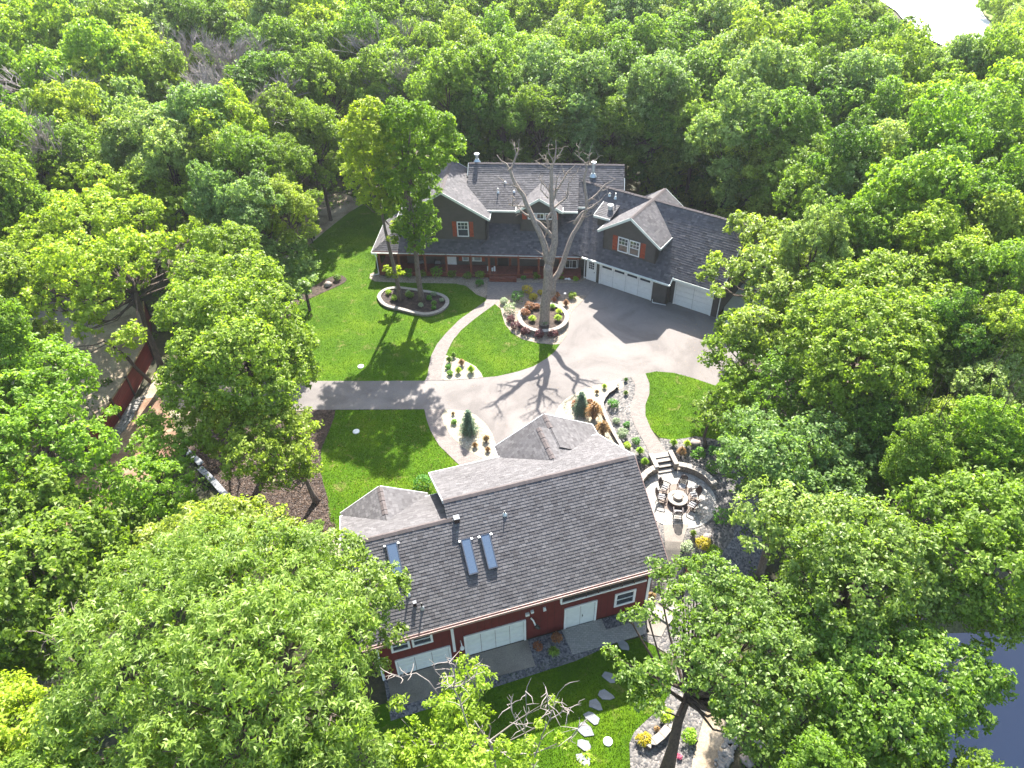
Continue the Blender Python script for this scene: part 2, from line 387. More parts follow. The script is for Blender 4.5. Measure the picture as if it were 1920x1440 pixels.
def ground():
    mb = MB()
    xs = np.concatenate([np.arange(-46, 46.01, 0.5)]); ys = np.arange(4, 76.01, 0.5)
    nx, ny = len(xs), len(ys)
    mb.v = [(float(x), float(y), height(x, y)) for y in ys for x in xs]
    mb.f = [(j*nx+i, j*nx+i+1, (j+1)*nx+i+1, (j+1)*nx+i) for j in range(ny-1) for i in range(nx-1)]
    X0, X1, Y0, Y1 = -46, 46, 4, 76
    zc = lambda x, y: height(max(X0, min(X1, x)), max(Y0, min(Y1, y)))
    def strip(inner, outer):
        for k in range(len(inner)-1): mb.face([inner[k], outer[k], outer[k+1], inner[k+1]])
    def ring(sgn_pts, out):  # extend every border vertex outwards, keeping its height
        strip(sgn_pts, out)
    FAR = 900.0
    top = [(x, Y1, height(x, Y1)) for x in xs]; strip(top[::-1], [(x*12, FAR, z) for x, y, z in top][::-1])
    bot = [(x, Y0, height(x, Y0)) for x in xs]; strip(bot, [(x*4, -80, z) for x, y, z in bot])
    lef = [(X0, y, height(X0, y)) for y in ys]
    q = lambda y: (y-Y0)/(Y1-Y0)
    strip(lef[::-1], [(-184-368*q(y), -80+q(y)*(FAR+80), z) for x, y, z in lef][::-1])
    rig = [(X1, y, height(X1, y)) for y in ys]
    strip(rig, [(184+368*q(y), -80+q(y)*(FAR+80), z) for x, y, z in rig])
    n0 = len(mb.f); mb.m = [0]*n0; mb.t = [0.5]*n0
    o = mb.build('forest_ground', M_FOREST); o['kind'] = 'structure'
ground()
# ------------------------------------------------------------------ lawns, drive, walks, beds (traced on the ground they lie on)
W1L = [(797,714.5),(802,704),(804,688),(808.7,667.5),(819,646.7),(836,625.8),(860.8,600.8),(890,580),(912,564)]
BEDG = [(909.8,559),(894,553),(884,544.6),(873,536),(852.5,532),(790,531),(727.5,529.6),(702.5,528),(693,521.7),(694,514),(704.6,509)]
DRT = [(797,714.5),(836,714),(850,713),(880,711),(906,708.5)]
LCB = [(906,708.5),(932.5,706),(970,697.5),(1000,687.5),(1025,672.5),(1040,660),(1050,646)]
LCT = [(1050,646),(1035,647),(1007.5,644),(980,637.5),(960,625),(947.5,610),(941,590),(938.7,580),(928,571)]
W1R = [(828.5,700),(829.5,688),(836,667.5),(840,657),(850,638),(865,619.6),(890,598.7),(928,571)]
patch('left_lawn', [(520,714),(598,715)]+W1L+BEDG+[(704,490),(722,440),(744,400),(760,372),(700,372),(655,398),(612,432),(585,455),(560,470),(500,520),(480,600)], M_GRASS, 0.02)
patch('sand_clearing', [(500,520),(560,470),(585,455),(612,432),(655,398),(690,378),(640,362),(560,372),(500,420)], M_SAND, 0.012)
patch('driveway', [(470,712),(598,715),(700,715)]+DRT+LCB[1:]+[(1062.5,630),(1070,587),(1095,562),(1100,556),(1110,545),(1121,531),(1170,545),(1262,568),(1335,589),(1400,600),(1420,640),(1372,690),(1341,724),(1300,710),(1262.5,700),(1230,697.5),(1210,701),(1182,707),(1160,712.5),(1125,721),(1090,732.5),(1062.5,747.5),(1047.5,762.5),(1041,776),(1046,810),(950,860),(932,842),(924,815.6),(910.6,795),(892,779),(869,771),(835,767.8),(795,768),(700,768.5),(598,769),(470,772)], M_ASPHALT, 0.04)
patch('wooded_lane', [(590,715),(590,769),(500,775),(400,775),(300,790),(235,800),(262,745),(290,700),(400,708),(500,712)], M_SAND, 0.035)
patch('sandy_yard', [(240,800),(255,740),(285,680),(280,600),(230,560),(120,560),(20,590),(-60,700),(20,800),(100,850),(165,860)], M_SAND, 0.02)
patch('bare_clay_bank', [(240,800),(255,750),(300,745),(330,800),(345,860),(300,900),(230,930),(150,1000),(100,1000),(140,900),(180,870)], two('reddish clay', (0.20,0.10,0.06), (0.33,0.20,0.12), (0.42,0.30,0.19), 0.6, 7, bd=0.05), 0.05)
patch('island_lawn', LCT+W1R[::-1][1:-2]+[(852.5,670.6),(873,678),(892,688),(902.5,701)]+LCB[:-1], M_GRASS, 0.045)
patch('entry_walk', W1L+[(913,552),(915,523),(966,523),(967,528),(972,530.5),(1025,532),(1085,532),(1098,523),(1121,531),(1110,545),(1100,556),(1087,554),(1062,552),(1000,551),(970,551),(947.5,556)]+W1R[::-1]+[(830,714)], M_PAVE, 0.055)
patch('porch_gravel_bed', BEDG+[(714,507),(915,515),(915,523),(913,552)], M_GRAVB, 0.03)
patch('step_gravel_bed', [(966,521),(967,528),(972,530.5),(1025,532),(1085,532),(1098,524),(1098,519),(1080,517)], M_GRAVB, 0.065)
patch('tree_island_gravel', LCT+[(947.5,556),(970,551),(1000,551),(1062,552),(1087,554),(1100,556),(1095,562),(1070,587),(1062.5,630)], M_GRAVB, 0.06)
patch('drive_corner_gravel', [(836,667.5),(852.5,670.6),(873,678),(892,688),(902.5,701),(906,708.5),(880,711),(850,713),(836,714),(829,712),(828.5,700),(829.5,688)], M_GRAVW, 0.062)
MULC = [(650,524),(640,517),(620,520),(598,532),(575,545),(552,560),(520,590),(540,600),(560,572),(600,552),(625,541),(645,531)]
patch('left_mulch_bed', MULC, M_MULCH, 0.05, smooth=True)
W2L = [(795.5,768),(799.5,785.8),(807.5,808.7),(823.5,836),(853.3,865),(880,890)]
W2R = [(835,768),(828,781),(832.7,797),(846.4,820),(869.3,841),(892,854.5),(915,866)]
LDL = [(629,769),(626.5,783.5),(617,808.7),(602.4,843),(599,877.5),(605.8,905),(615,935),(615,957.7),(619.6,978),(638,1004)]
patch('front_barn_lawn', [(640,769),(795.5,768)]+W2L[1:]+[(880,900),(820,950),(700,960),(645,1000)]+LDL[::-1], M_GRASS, 0.02)
patch('barn_walk', W2L+[(915,890)]+W2R[::-1], M_PAVE, 0.05)
patch('spruce_gravel_bed', W2R+[(950,868),(934,845),(931,838.5),(924,815.6),(910.6,795),(892,779),(869,771)], M_GRAVW, 0.06)
patch('mulch_slope', [(629,769),(590,769),(560,790),(400,800),(342,848),(380,885),(452,966),(520,1010),(560,1020),(640,1010)]+LDL[::-1][1:], M_MULCH, 0.05)
patch('sand_strip', [(540,1012),(640,1003),(700,1010),(700,1060),(560,1070)], M_GRAVW, 0.07)
WALLJ = [(1158,733),(1150,735),(1140,741),(1133,750),(1128,760),(1131,775),(1145,807),(1165,842),(1180,870)]
patch('white_gravel_bed', [(1041,776),(1047.5,762.5),(1062.5,747.5),(1090,732.5),(1125,721),(1160,712.5),(1169,718),(1169,728),(1158,733)]+WALLJ[1:]+[(1170,905),(1050,850),(1046,810)], M_GRAVW, 0.06)
W3L = [(1182,707),(1191,722.5),(1190,740),(1181,762.5),(1182.5,780),(1192.5,805),(1207.5,830),(1221,861),(1222,868)]
W3R = [(1210,701),(1217.5,720),(1217.5,740),(1210,760),(1210,780),(1220,805),(1237,830),(1252,855),(1256,862)]
patch('upper_grey_gravel', W3L+[(1200,905),(1180,880)]+WALLJ[::-1]+[(1169,728),(1169,718),(1160,712.5)], M_GRAVG, 0.05)
patch('side_walk', W3L+W3R[::-1], M_PAVE, 0.075)
LK = [(1360,832),(1336,824),(1304,818.6),(1281,823),(1258,825.5),(1236,821),(1220,805),(1210,780),(1210,760),(1217.5,740),(1217.5,720),(1210,701)]
patch('right_lawn', LK+[(1230,697.5),(1262.5,700),(1300,710),(1341,724),(1372,690),(1430,700),(1430,800),(1390,835)], M_GRASS, 0.06)
patch('slate_gravel_bed', [(1256,862),(1252,855),(1237,830),(1237,822),(1258,825.5),(1281,823),(1304,818.6),(1336,824),(1362,833),(1385,850),(1382,900),(1378,960),(1375,1010),(1340,1055),(1325,1110),(1320,1180),(1275,1240),(1255,1300),(1240,1327),(1211,1352),(1189,1373),(1180,1394),(1182,1445),(1297,1445),(1300,1423),(1320,1345),(1345,1290),(1290,1250),(1225,1210),(1205,1200),(1205,1140),(1200,1060),(1210,1000),(1200,930),(1196,890),(1222,868)], M_GRAVG, 0.05)
patch('shrub_border', [(1385,850),(1382,900),(1378,960),(1375,1010),(1340,1055),(1345,1100),(1420,1080),(1440,980),(1430,880)], M_GRAVD, 0.045)
patch('lower_lawn', [(1256,1309),(1237,1327),(1209.6,1352.5),(1189,1373),(1180,1394),(1182,1470),(900,1500),(690,1420),(680,1330),(900,1275),(1075,1228),(1213,1192),(1240,1225),(1262,1260)], M_GRASS, 0.03)
patch('dirt_path', [(1322,1338),(1299,1423),(1292,1470),(1350,1470),(1362,1389),(1385,1340),(1400,1280),(1340,1300)], M_SAND, 0.07)
patch('lower_side_walk', [(1243,985),(1290,985),(1276,1030),(1271,1070),(1258,1120),(1262,1150),(1240,1195),(1212,1190),(1211,1160),(1236,1130),(1240,1080),(1247,1030)], M_CONC, 0.09)
# pond bottom right, lake far top right
def sheet(name, pts, m, z):
    mb = MB(); mb.face([(p[0], p[1], z) for p in pts]); o = mb.build(name, m); o['kind'] = 'structure'; return o
sheet('pond', [(19.5,-20),(120,-20),(120,40),(40,32),(24.5,26),(21.5,20),(20,12)], M_POND, -4.4)
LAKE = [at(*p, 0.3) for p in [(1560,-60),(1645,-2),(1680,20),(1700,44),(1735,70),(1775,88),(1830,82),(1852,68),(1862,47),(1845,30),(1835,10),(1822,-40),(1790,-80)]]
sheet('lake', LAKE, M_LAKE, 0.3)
marsh = patch('marsh_meadow', None, two('marsh grass', (0.14,0.22,0.03), (0.22,0.32,0.05), (0.30,0.38,0.09), 0.15, 2, bd=0.1, bs=4), 0.15, world=[at(*p, 0.15) for p in [(1835,-60),(1838,10),(1848,30),(1866,47),(1856,72),(1835,95),(1960,130),(2100,60),(2050,-60)]])

# ------------------------------------------------------------------ stone work
def jit(a): return random.uniform(-a, a)
def stone_verts(r, n=8, flat_=0.6):
    """a rounded stone as a small convex mesh"""
    bm = bmesh.new(); bmesh.ops.create_icosphere(bm, subdivisions=1, radius=r)
    for v in bm.verts:
        v.co.x *= random.uniform(0.8, 1.25); v.co.y *= random.uniform(0.7, 1.1); v.co.z *= flat_*random.uniform(0.8, 1.2)
    me = bpy.data.meshes.new('stone'); bm.to_mesh(me); bm.free()
    me.polygons.foreach_set('use_smooth', [True]*len(me.polygons)); return me
STONES = [stone_verts(1.0) for _ in range(6)]
def stone(name, p, r, m, parent=None, label=None, cat=None, group=None):
    src = random.choice(STONES); key = m.name
    me = bpy.data.meshes.get('stone '+key+src.name)
    if not me:
        me = src.copy(); me.name = 'stone '+key+src.name; me.materials.append(m)
    o = link(name, me, parent, p, (jit(0.3), jit(0.3), random.uniform(0, 6.28)), (r*random.uniform(0.85,1.15), r, r*random.uniform(0.75,1.1)))
    if label: tag(o, label, cat, group)
    return o
def block_ring(root, path, z0, z1, depth, m_block, m_cap, blk=0.32, cap=0.42, capw=0.38, closed=True, courses=2, caps=True, out=1):
    """segmental wall along a path: single blocks and single cap stones, joints left open"""
    P = [Vector((p[0], p[1], 0)) for p in path]
    if closed: P.append(P[0])
    L = [0.0]
    for k in range(len(P)-1): L.append(L[-1]+(P[k+1]-P[k]).length)
    def pt(d):
        d = max(0, min(L[-1], d)); k = max(i for i in range(len(L)) if L[i] <= d+1e-9); k = min(k, len(P)-2)
        t = (d-L[k])/max(1e-6, L[k+1]-L[k]); return P[k].lerp(P[k+1], t), (P[k+1]-P[k]).normalized()
    def piece(name, d, w, za, zb, dep, m, off):
        p0, t0 = pt(d+0.008); p1, t1 = pt(min(d+w-0.008, L[-1])); T0 = (pt(d+0.05)[0]-pt(max(0,d-0.05))[0]).normalized(); e = d+w
        T1 = (pt(min(e+0.05, L[-1]))[0]-pt(e-0.05)[0]).normalized()
        if closed and d < 0.05: T0 = (pt(0.05)[0]-pt(L[-1]-0.05)[0]).normalized()
        if closed and e > L[-1]-0.05: T1 = (pt(0.05)[0]-pt(L[-1]-0.05)[0]).normalized() if e <= L[-1]+0.001 else T1
        if T0.length == 0 or T1.length == 0 or (p1-p0).length < 0.02: return
        n0, n1 = Vector((-T0.y, T0.x, 0)), Vector((-T1.y, T1.x, 0)); pm = (p0+p1)/2 - Vector((root.location.x, root.location.y, 0)); pm.z = (za+zb)/2-root.location.z+jit(0.003)
        q4 = [p0+n0*dep/2, p0-n0*dep/2, p1-n1*dep/2, p1+n1*dep/2]; c_ = (p0+p1)/2; bm = bmesh.new(); hz_ = (zb-za)/2-0.005
        vs = [bm.verts.new((q.x-c_.x, q.y-c_.y, s*hz_)) for s in (-1, 1) for q in q4]
        for f in ((3,2,1,0),(4,5,6,7),(0,1,5,4),(1,2,6,5),(2,3,7,6),(3,0,4,7)): bm.faces.new([vs[k] for k in f])
        bmesh.ops.recalc_face_normals(bm, faces=bm.faces[:]); bmesh.ops.bevel(bm, geom=bm.edges[:], offset=0.010, segments=1, affect='EDGES')
        me = bpy.data.meshes.new(name); bm.to_mesh(me); bm.free(); me.materials.append(m); link(name, me, root, tuple(pm)); return
        p, t = pt(d+w/2); n = Vector((-t.y, t.x, 0))
        key = f'{name}{w:.2f}{dep:.2f}{zb-za:.2f}{m.name}'
        me = bpy.data.meshes.get(key)
        if not me:
            bm = bmesh.new(); bmesh.ops.create_cube(bm, size=1)
            for v in bm.verts: v.co = Vector((v.co.x*(w-0.015), v.co.y*dep, v.co.z*(zb-za-0.01)))
            bmesh.ops.bevel(bm, geom=bm.edges[:], offset=0.012, segments=1, affect='EDGES')
            me = bpy.data.meshes.new(key); bm.to_mesh(me); bm.free(); me.materials.append(m)
        q = p + n*off; link(name, me, root, (q.x - root.location.x, q.y - root.location.y, (za+zb)/2 - root.location.z + jit(0.004)), (jit(0.01), jit(0.01), math.atan2(t.y, t.x)+jit(0.02)))
    H = (z1-z0-(0.08 if caps else 0))/courses
    nb = max(1, round(L[-1]/blk)); bw = L[-1]/nb
    for c in range(courses):
        for k in range(nb):
            d = k*bw + (bw/2 if c % 2 else 0)
            if not closed and d+bw > L[-1]+0.01: continue
            piece('block', d % L[-1] if closed else d, bw, z0+c*H, z0+(c+1)*H, depth, m_block, 0)
    if caps:
        nc = max(1, round(L[-1]/cap)); cw = L[-1]/nc
        for k in range(nc): piece('cap_stone', k*cw, cw, z1-0.08, z1, capw, m_cap, 0)
def circle(c, r, a0=0, a1=360, n=40):
    return [(c[0]+r*math.cos(R_(a0+(a1-a0)*k/n)), c[1]+r*math.sin(R_(a0+(a1-a0)*k/n))) for k in range(n+(0 if a1-a0 >= 360 else 1))]

WELL = (2.76, 50.15)
ring = thing('planter_wall', 'round pale capped stone planter wall around the big dead tree', 'planter', (WELL[0], WELL[1], 0))
block_ring(ring, circle(WELL, 1.98), -0.05, 0.50, 0.24, M_STONE, M_CAPST, courses=3)
mb = MB(); c0 = [(x-WELL[0], y-WELL[1], 0.36) for x, y in circle(WELL, 1.88)]; mb.face(c0)
mb.build('soil', M_MULCH, ring)
KID = [(820,380),(838,350),(870,322),(920,308),(1000,303),(1080,312),(1180,327),(1300,347),(1390,372),(1430,405),(1437,440),(1415,475),(1370,508),(1310,530),(1230,540),(1130,522),(1000,490),(900,468),(845,430)]
KID = smooth_pts([on(540+x/4.8, 480+y/4.8) for x, y in KID], 3)
kc = sum(KID, Vector())/len(KID)
kid = thing('kidney_planter', 'kidney shaped stone edged mulch bed under the two leafy yard trees', 'planter', (kc.x, kc.y, 0))
block_ring(kid, [(p.x, p.y) for p in KID], -0.03, 0.26, 0.26, M_STONE, M_CAPST, blk=0.4, cap=0.45, capw=0.34, courses=1)
mb = MB(); mb.face([(p.x-kc.x, p.y-kc.y, 0.16) for p in KID]); mb.build('mulch', M_MULCHD, kid)

# fire pit patio
PC = (10.45, 30.85); PR = 2.42
o = MB()
for k, (ra, rb) in enumerate([(0, 1.25)]): o.face([(x, y, -0.43) for x, y in circle(PC, rb)])
pt_ = thing('round_patio', 'round pale paver patio beside the barn with fire pit', 'patio', (PC[0], PC[1], -0.5))
o.v = [(a-PC[0], b-PC[1], c+0.5) for a, b, c in o.v]; o.build('paver_centre', pavermat('rosy patio pavers', (0.31,0.24,0.195), (0.25,0.20,0.17), (0.16,0.13,0.11)), pt_)
def pavers(root, c, r0, r1, rows, z, m, name):
    mb = MB(); dr = (r1-r0)/rows
    for j in range(rows):
        ra, rb = r0+j*dr, r0+(j+1)*dr; n = int(2*math.pi*rb/0.2)
        for k in range(n):
            a0 = 2*math.pi*(k+0.5*(j % 2))/n; a1 = a0+2*math.pi/n*0.93; h = random.uniform(0, 0.008)
            q = [(c[0]+r*math.cos(a), c[1]+r*math.sin(a)) for r, a in ((ra+0.008,a0),(rb-0.004,a0),(rb-0.004,a1),(ra+0.008,a1))]
            q = [(x-root.location.x, y-root.location.y) for x, y in q]
            top = [(x, y, z+h) for x, y in q]; lo = [(x, y, z-0.04) for x, y in q]; t = random.random()
            mb.face(top[::-1], 0, t)
            for i in range(4): mb.face([top[i], top[(i+1) % 4], lo[(i+1) % 4], lo[i]], 0, t)
    o = mb.build(name, m, root); o['kind'] = 'stuff'
def pvm():
    A_,B_,C_ = ka((0.32,0.30,0.27)), ka((0.45,0.43,0.39)), ka((0.58,0.55,0.50))
    m, t, b = newmat('single paver stone'); a = t.nodes.new('ShaderNodeAttribute'); a.attribute_name = 'tint'
    c = ramp(t, a.outputs['Fac'], [(0, A_), (0.5, B_), (1, C_)]); t.links.new(c, b.inputs['Base Color']); b.inputs['Roughness'].default_value = 0.85; return m
mb = MB(); mb.face([(x-PC[0], y-PC[1], 0.03) for x, y in circle(PC, PR-0.02)]); mb.build('joint_sand', flat('joint sand', (0.36,0.33,0.29), 0.9), pt_)
pavers(pt_, PC, 1.25, PR, 7, 0.075, pvm(), 'paver_rings')
pw = thing('patio_wall', 'curved tan block wall with pale caps around the fire pit patio', 'wall', (PC[0], PC[1], -0.5))
block_ring(pw, circle(PC, PR+0.16, 16, 80, 24), -0.5, 0.14, 0.26, M_STONE, M_CAPST, closed=False, courses=3, capw=0.4, cap=0.55)
block_ring(pw, circle(PC, PR+0.16, 112, 172, 20), -0.5, 0.14, 0.26, M_STONE, M_CAPST, closed=False, courses=3, capw=0.4, cap=0.55)
# steps between the walk and the patio
sa = at(1248, 884, -0.45); st = thing('patio_steps', 'three stone steps between block cheeks leading down to the fire pit patio', 'steps', (sa.x, sa.y, -0.5), R_(10))
for k in range(3):
    mb = MB(); mb.box((-0.52, -0.12+k*0.32, 0.0), (0.52, 0.2+k*0.32, 0.17*(k+1)-0.05)); mb.build('riser', M_BLOCKD, st)
    mb = MB(); mb.box((-0.54, -0.14+k*0.32, 0.17*(k+1)-0.05), (0.54, 0.17+k*0.32, 0.17*(k+1))); mb.build('tread', M_CAPST, st)
mb = MB(); mb.box((-0.54, 0.83, 0.2), (0.54, 1.25, 0.585)); mb.build('landing', M_CAPST, st)
for s in (-1, 1):
    mb = MB(); mb.box((s*0.68-0.12, -0.05, 0), (s*0.68+0.12, 1.2, 0.64)); mb.build('cheek_block', M_STONE, st)
    mb = MB(); mb.box((s*0.68-0.15, -0.08, 0.64), (s*0.68+0.15, 1.23, 0.72)); mb.build('cap_stone', M_CAPST, st)
# low wall between the white and the grey gravel
wp = [on(*p) for p in WALLJ]; w0 = wp[4]
lw = thing('low_garden_wall', 'long low pale capped wall curving between cream and grey gravel', 'wall', (w0.x, w0.y, 0))
block_ring(lw, [(p.x, p.y) for p in smooth_pts(wp, 3)[:-3]][:24], -0.1, 0.36, 0.2, M_BLOCKD, M_CAPST, closed=False, courses=2, cap=0.6, capw=0.26)
# grey capped retaining wall on the left slope
for nm, lab, pp in (('retaining_wall', 'grey capped block retaining wall below the mulch slope', [(377,883),(400,905),(420,928),(447,962)]),
                    ('retaining_wall', 'short middle step of grey cap blocks on the left slope', [(361,860),(372,868),(380,876)]),
                    ('retaining_wall', 'single high grey cap block at the top of the left slope', [(344,845),(351,850),(358,857)])):
    q = [on(*p) for p in pp]; z = min(p.z for p in q); rw = thing(nm, lab, 'wall', (q[0].x, q[0].y, z))
    top = max(p.z for p in q)+0.35
    block_ring(rw, [(p.x, p.y) for p in q], z-0.3, top, 0.3, M_BLOCKD, M_CAPGR, closed=False, courses=4, cap=0.62, capw=0.4)
# bottom right curved wall
q = [on(*p) for p in [(1212,1404),(1222,1398),(1236,1388),(1250,1372),(1262,1352)]]
cw = thing('curved_wall', 'short curved pinkish block wall in the gravel at the bottom', 'wall', (q[0].x, q[0].y, q[0].z))
block_ring(cw, [(p.x, p.y) for p in smooth_pts(q, 3)[:-3]], q[0].z-0.1, q[0].z+0.42, 0.3, M_BLOCKD, M_CAPST, closed=False, courses=2, cap=0.55, capw=0.42)
# block steps at the barn corner
for k, (px, py, lab) in enumerate([(1237,1152,'large pale block step nearest the slab corner'), (1256,1136,'narrow pale block step just above the large one'), (1262,1108,'uppermost pale block step on the side walk')]):
    p = on(px, py); s_ = thing('block_step', lab, 'step', (p.x, p.y, p.z), R_(-42))
    mb = MB(); mb.box((-0.75+0.15*k, -0.28, -0.2), (0.75-0.15*k, 0.28, 0.12)); mb.build('riser', M_BLOCKD, s_)
    mb = MB(); mb.box((-0.78+0.15*k, -0.3, 0.12), (0.78-0.15*k, 0.3, 0.2)); mb.build('tread', M_CAPST, s_)
# flagstones
FL = [(1169.5,1211,0.33,'first flagstone, beside the dark slab'),(1141,1270,0.34,'second flagstone from the slab, half under oak leaves'),(1136,1304,0.38,'pointed flagstone third from the slab'),(1116,1322,0.38,'slim slanting flagstone fourth from the slab'),(1110,1346,0.40,'broad flagstone fifth from the slab'),(1096,1368,0.40,'sixth flagstone, last one in the barn shadow'),(1095,1399,0.34,'sunlit flagstone just past the shadow edge'),(1096,1426,0.36,'lowest sunlit flagstone near the bottom edge')]
for px, py, r, lab in FL:
    p = on(px, py); n = 7; mb = MB(); a0 = random.random()*6
    aa = sorted(a0+k*2*math.pi/n+jit(0.32) for k in range(n)); poly = [(r*random.uniform(0.72,1.2)*math.cos(a)*1.2, r*random.uniform(0.6,1.0)*math.sin(a), 0.06) for a in aa]
    mb.slab(poly, 0.1, 0, 0); o = mb.build('flagstone', M_FLAG); o.location = (p.x, p.y, p.z+0.02); o.rotation_euler.z = R_(-35); tag(o, 'grey '+lab, 'flagstone', 'stepping stones across the lower lawn')
# round utility covers
for px, py, lab in [(676.7,688,'small white utility cover in the shaded left lawn'),(668,810,'round white utility cover in the lawn before the barn'),(1139.7,1391,'round white utility cover in the lower lawn')]:
    p = on(px, py); mb = MB(); mb.tube([(0,0,-0.05),(0,0,0.06),(0,0,0.09)], [0.24,0.24,0.15], 14); mb.tube([(0,0,0.09),(0,0,0.12)], [0.05,0.05], 8)
    o = mb.build('utility_cover', M_WHITE); o.location = (p.x, p.y, p.z+0.02); tag(o, lab, 'utility cover')
# boulders
for px, py, r, lab in [(615,536,0.5,'pale boulder in the left mulch bed'),(553,558,0.42,'pale boulder by the left bed, half under leaves'),(1303,833,0.42,'pinkish flat boulder at the foot of the small leaning tree'),(1308,826,0.2,'small red boulder touching the pinkish one'),(1326,1010,0.33,'white boulder in the grey gravel below the patio'),(1298,1386,0.3,'pale boulder beside the sandy path'),(1325,1283,0.5,'pink boulder glimpsed under the oak crown'),(1318,1300,0.4,'second pinkish boulder below the oak crown'),(1400,1428,0.45,'reddish boulder at the bottom edge beside the cobbles')]:
    p = on(px, py); stone('boulder', (p.x, p.y, p.z+r*0.35), r, M_BOULD, None, lab, 'boulder')
for px, py, r, lab in [(1061.5,524.5,0.19,'left of the two white round stones near the white side door'),(1067,525.5,0.19,'right of the two white round stones near the white side door'),(1097,521.5,0.2,'white round stone against the garage corner')]:
    p = on(px, py); stone('round_stone', (p.x, p.y, p.z+0.15), r, M_WHITE, None, lab, 'stone')

# left red fence with its cobble edging
FB = [(282,596),(288,672),(252,742),(225,785),(196,828),(170,858)]
fb = [on(*p) for p in FB]
fen = thing('red_fence', 'tall barn red plank fence running down the sandy yard', 'fence', (fb[0].x, fb[0].y, 0))
o0 = fb[0]; PLK = None
mbk = MB(); mbk.box((-0.085, -0.015, 0), (0.085, 0.015, 1.75)); PLK = mbk.build('plank', M_FENCE, fen); PLK.location = (0, 0, 0)
first = True
for a, b in zip(fb[:-1], fb[1:]):
    d = b-a; n = int(d.length/0.19); t = d.normalized(); ang = math.atan2(t.y, t.x); nr = Vector((-t.y, t.x, 0))
    for k in range(n):
        p = a + t*(k+0.5)*0.19 - o0
        if first: PLK.location = (p.x, p.y, 0); PLK.rotation_euler.z = ang; first = False
        else: link('plank', PLK.data, fen, (p.x, p.y, jit(0.02)), (0, 0, ang+jit(0.03)))
    for s in (0.35, 1.55):
        mb = MB(); mb.beam(a-o0+nr*-0.05+Vector((0,0,s)), b-o0+nr*-0.05+Vector((0,0,s)), 0.05, 0.1); mb.build('rail', M_WOOD, fen)
    mb = MB(); mb.beam(a-o0+Vector((0,0,1.78)), b-o0+Vector((0,0,1.78)), 0.12, 0.04); mb.build('top_rail', M_WOOD, fen)
for k in range(len(fb)):
    p = fb[k]-o0; mb = MB(); mb.box((p.x-0.09, p.y-0.09, 0), (p.x+0.09, p.y+0.09, 1.9)); mb.build('post', M_BRN, fen)
ce = thing('cobble_border', 'band of pale cobbles along the foot of the red fence', 'stone border', (fb[3].x, fb[3].y, 0))
CB = [on(*p) for p in [(262,748),(245,775),(232,798),(212,825),(186,866)]]
for a, b in zip(CB[:-1], CB[1:]):
    n = int((b-a).length/0.17)
    for k in range(n):
        for s in (-0.3, 0.0, 0.3):
            p = a.lerp(b, (k+random.random()*0.7)/n) + Vector((s*0.8+jit(0.06), s*0.5+jit(0.06), 0))
            stone('stone', (p.x-fb[3].x, p.y-fb[3].y, 0.1), random.uniform(0.13, 0.22), M_ROCK, ce)
ce2 = on(1375,1425); c2 = thing('cobble_border', 'bank of white cobbles beside the sandy path, bottom right', 'stone border', (ce2.x, ce2.y, ce2.z))
for k in range(110):
    t = random.random(); px = 1352+t*22+jit(13); py = 1440-t*70+jit(8)
    p = on(px, py); stone('stone', (p.x-ce2.x, p.y-ce2.y, p.z-ce2.z+0.1), random.uniform(0.09, 0.17), M_ROCK, c2)
c3p = on(1450,1400); c3 = thing('cobble_border', 'second bank of grey cobbles under the oak, bottom right', 'stone border', (c3p.x, c3p.y, c3p.z))
for k in range(90):
    t = random.random(); p = on(1420+t*70+jit(10), 1385+t*50+jit(12)); stone('stone', (p.x-c3p.x, p.y-c3p.y, p.z-c3p.z+0.1), random.uniform(0.10, 0.2), M_ROCK, c3)
patch('white_stand_in', [(1352,600),(1362,560),(1385,505),(1430,515),(1440,600),(1400,640)], flat('bright pale stand-in', (0.62,0.62,0.60), 0.8, var=0.05, obj=False), 0.06)  # added pale sheet standing in for an unidentified bright white object
patch('back_lawn', [(1165,300),(1250,330),(1330,370),(1420,415),(1500,400),(1480,350),(1380,310),(1260,285),(1180,280)], M_GRASS, 0.03)
# ------------------------------------------------------------------ roofs
def clip2(poly, x0, x1, y0, y1):
    """clip a convex/concave polygon-cell: returns cell (rect) clipped by polygon, both 2-D (Sutherland-Hodgman, poly convex ccw)"""
    out = [(x0,y0),(x1,y0),(x1,y1),(x0,y1)]
    n = len(poly)
    for i in range(n):
        ax, ay = poly[i]; bx, by = poly[(i+1) % n]; inp = out; out = []
        if not inp: return []
        f = lambda p: (bx-ax)*(p[1]-ay)-(by-ay)*(p[0]-ax)
        for k in range(len(inp)):
            p, q = inp[k-1], inp[k]; fp, fq = f(p), f(q)
            if fq >= 0:
                if fp < 0: t = fp/(fp-fq); out.append((p[0]+(q[0]-p[0])*t, p[1]+(q[1]-p[1])*t))
                out.append(q)
            elif fp >= 0:
                t = fp/(fp-fq); out.append((p[0]+(q[0]-p[0])*t, p[1]+(q[1]-p[1])*t))
    return out
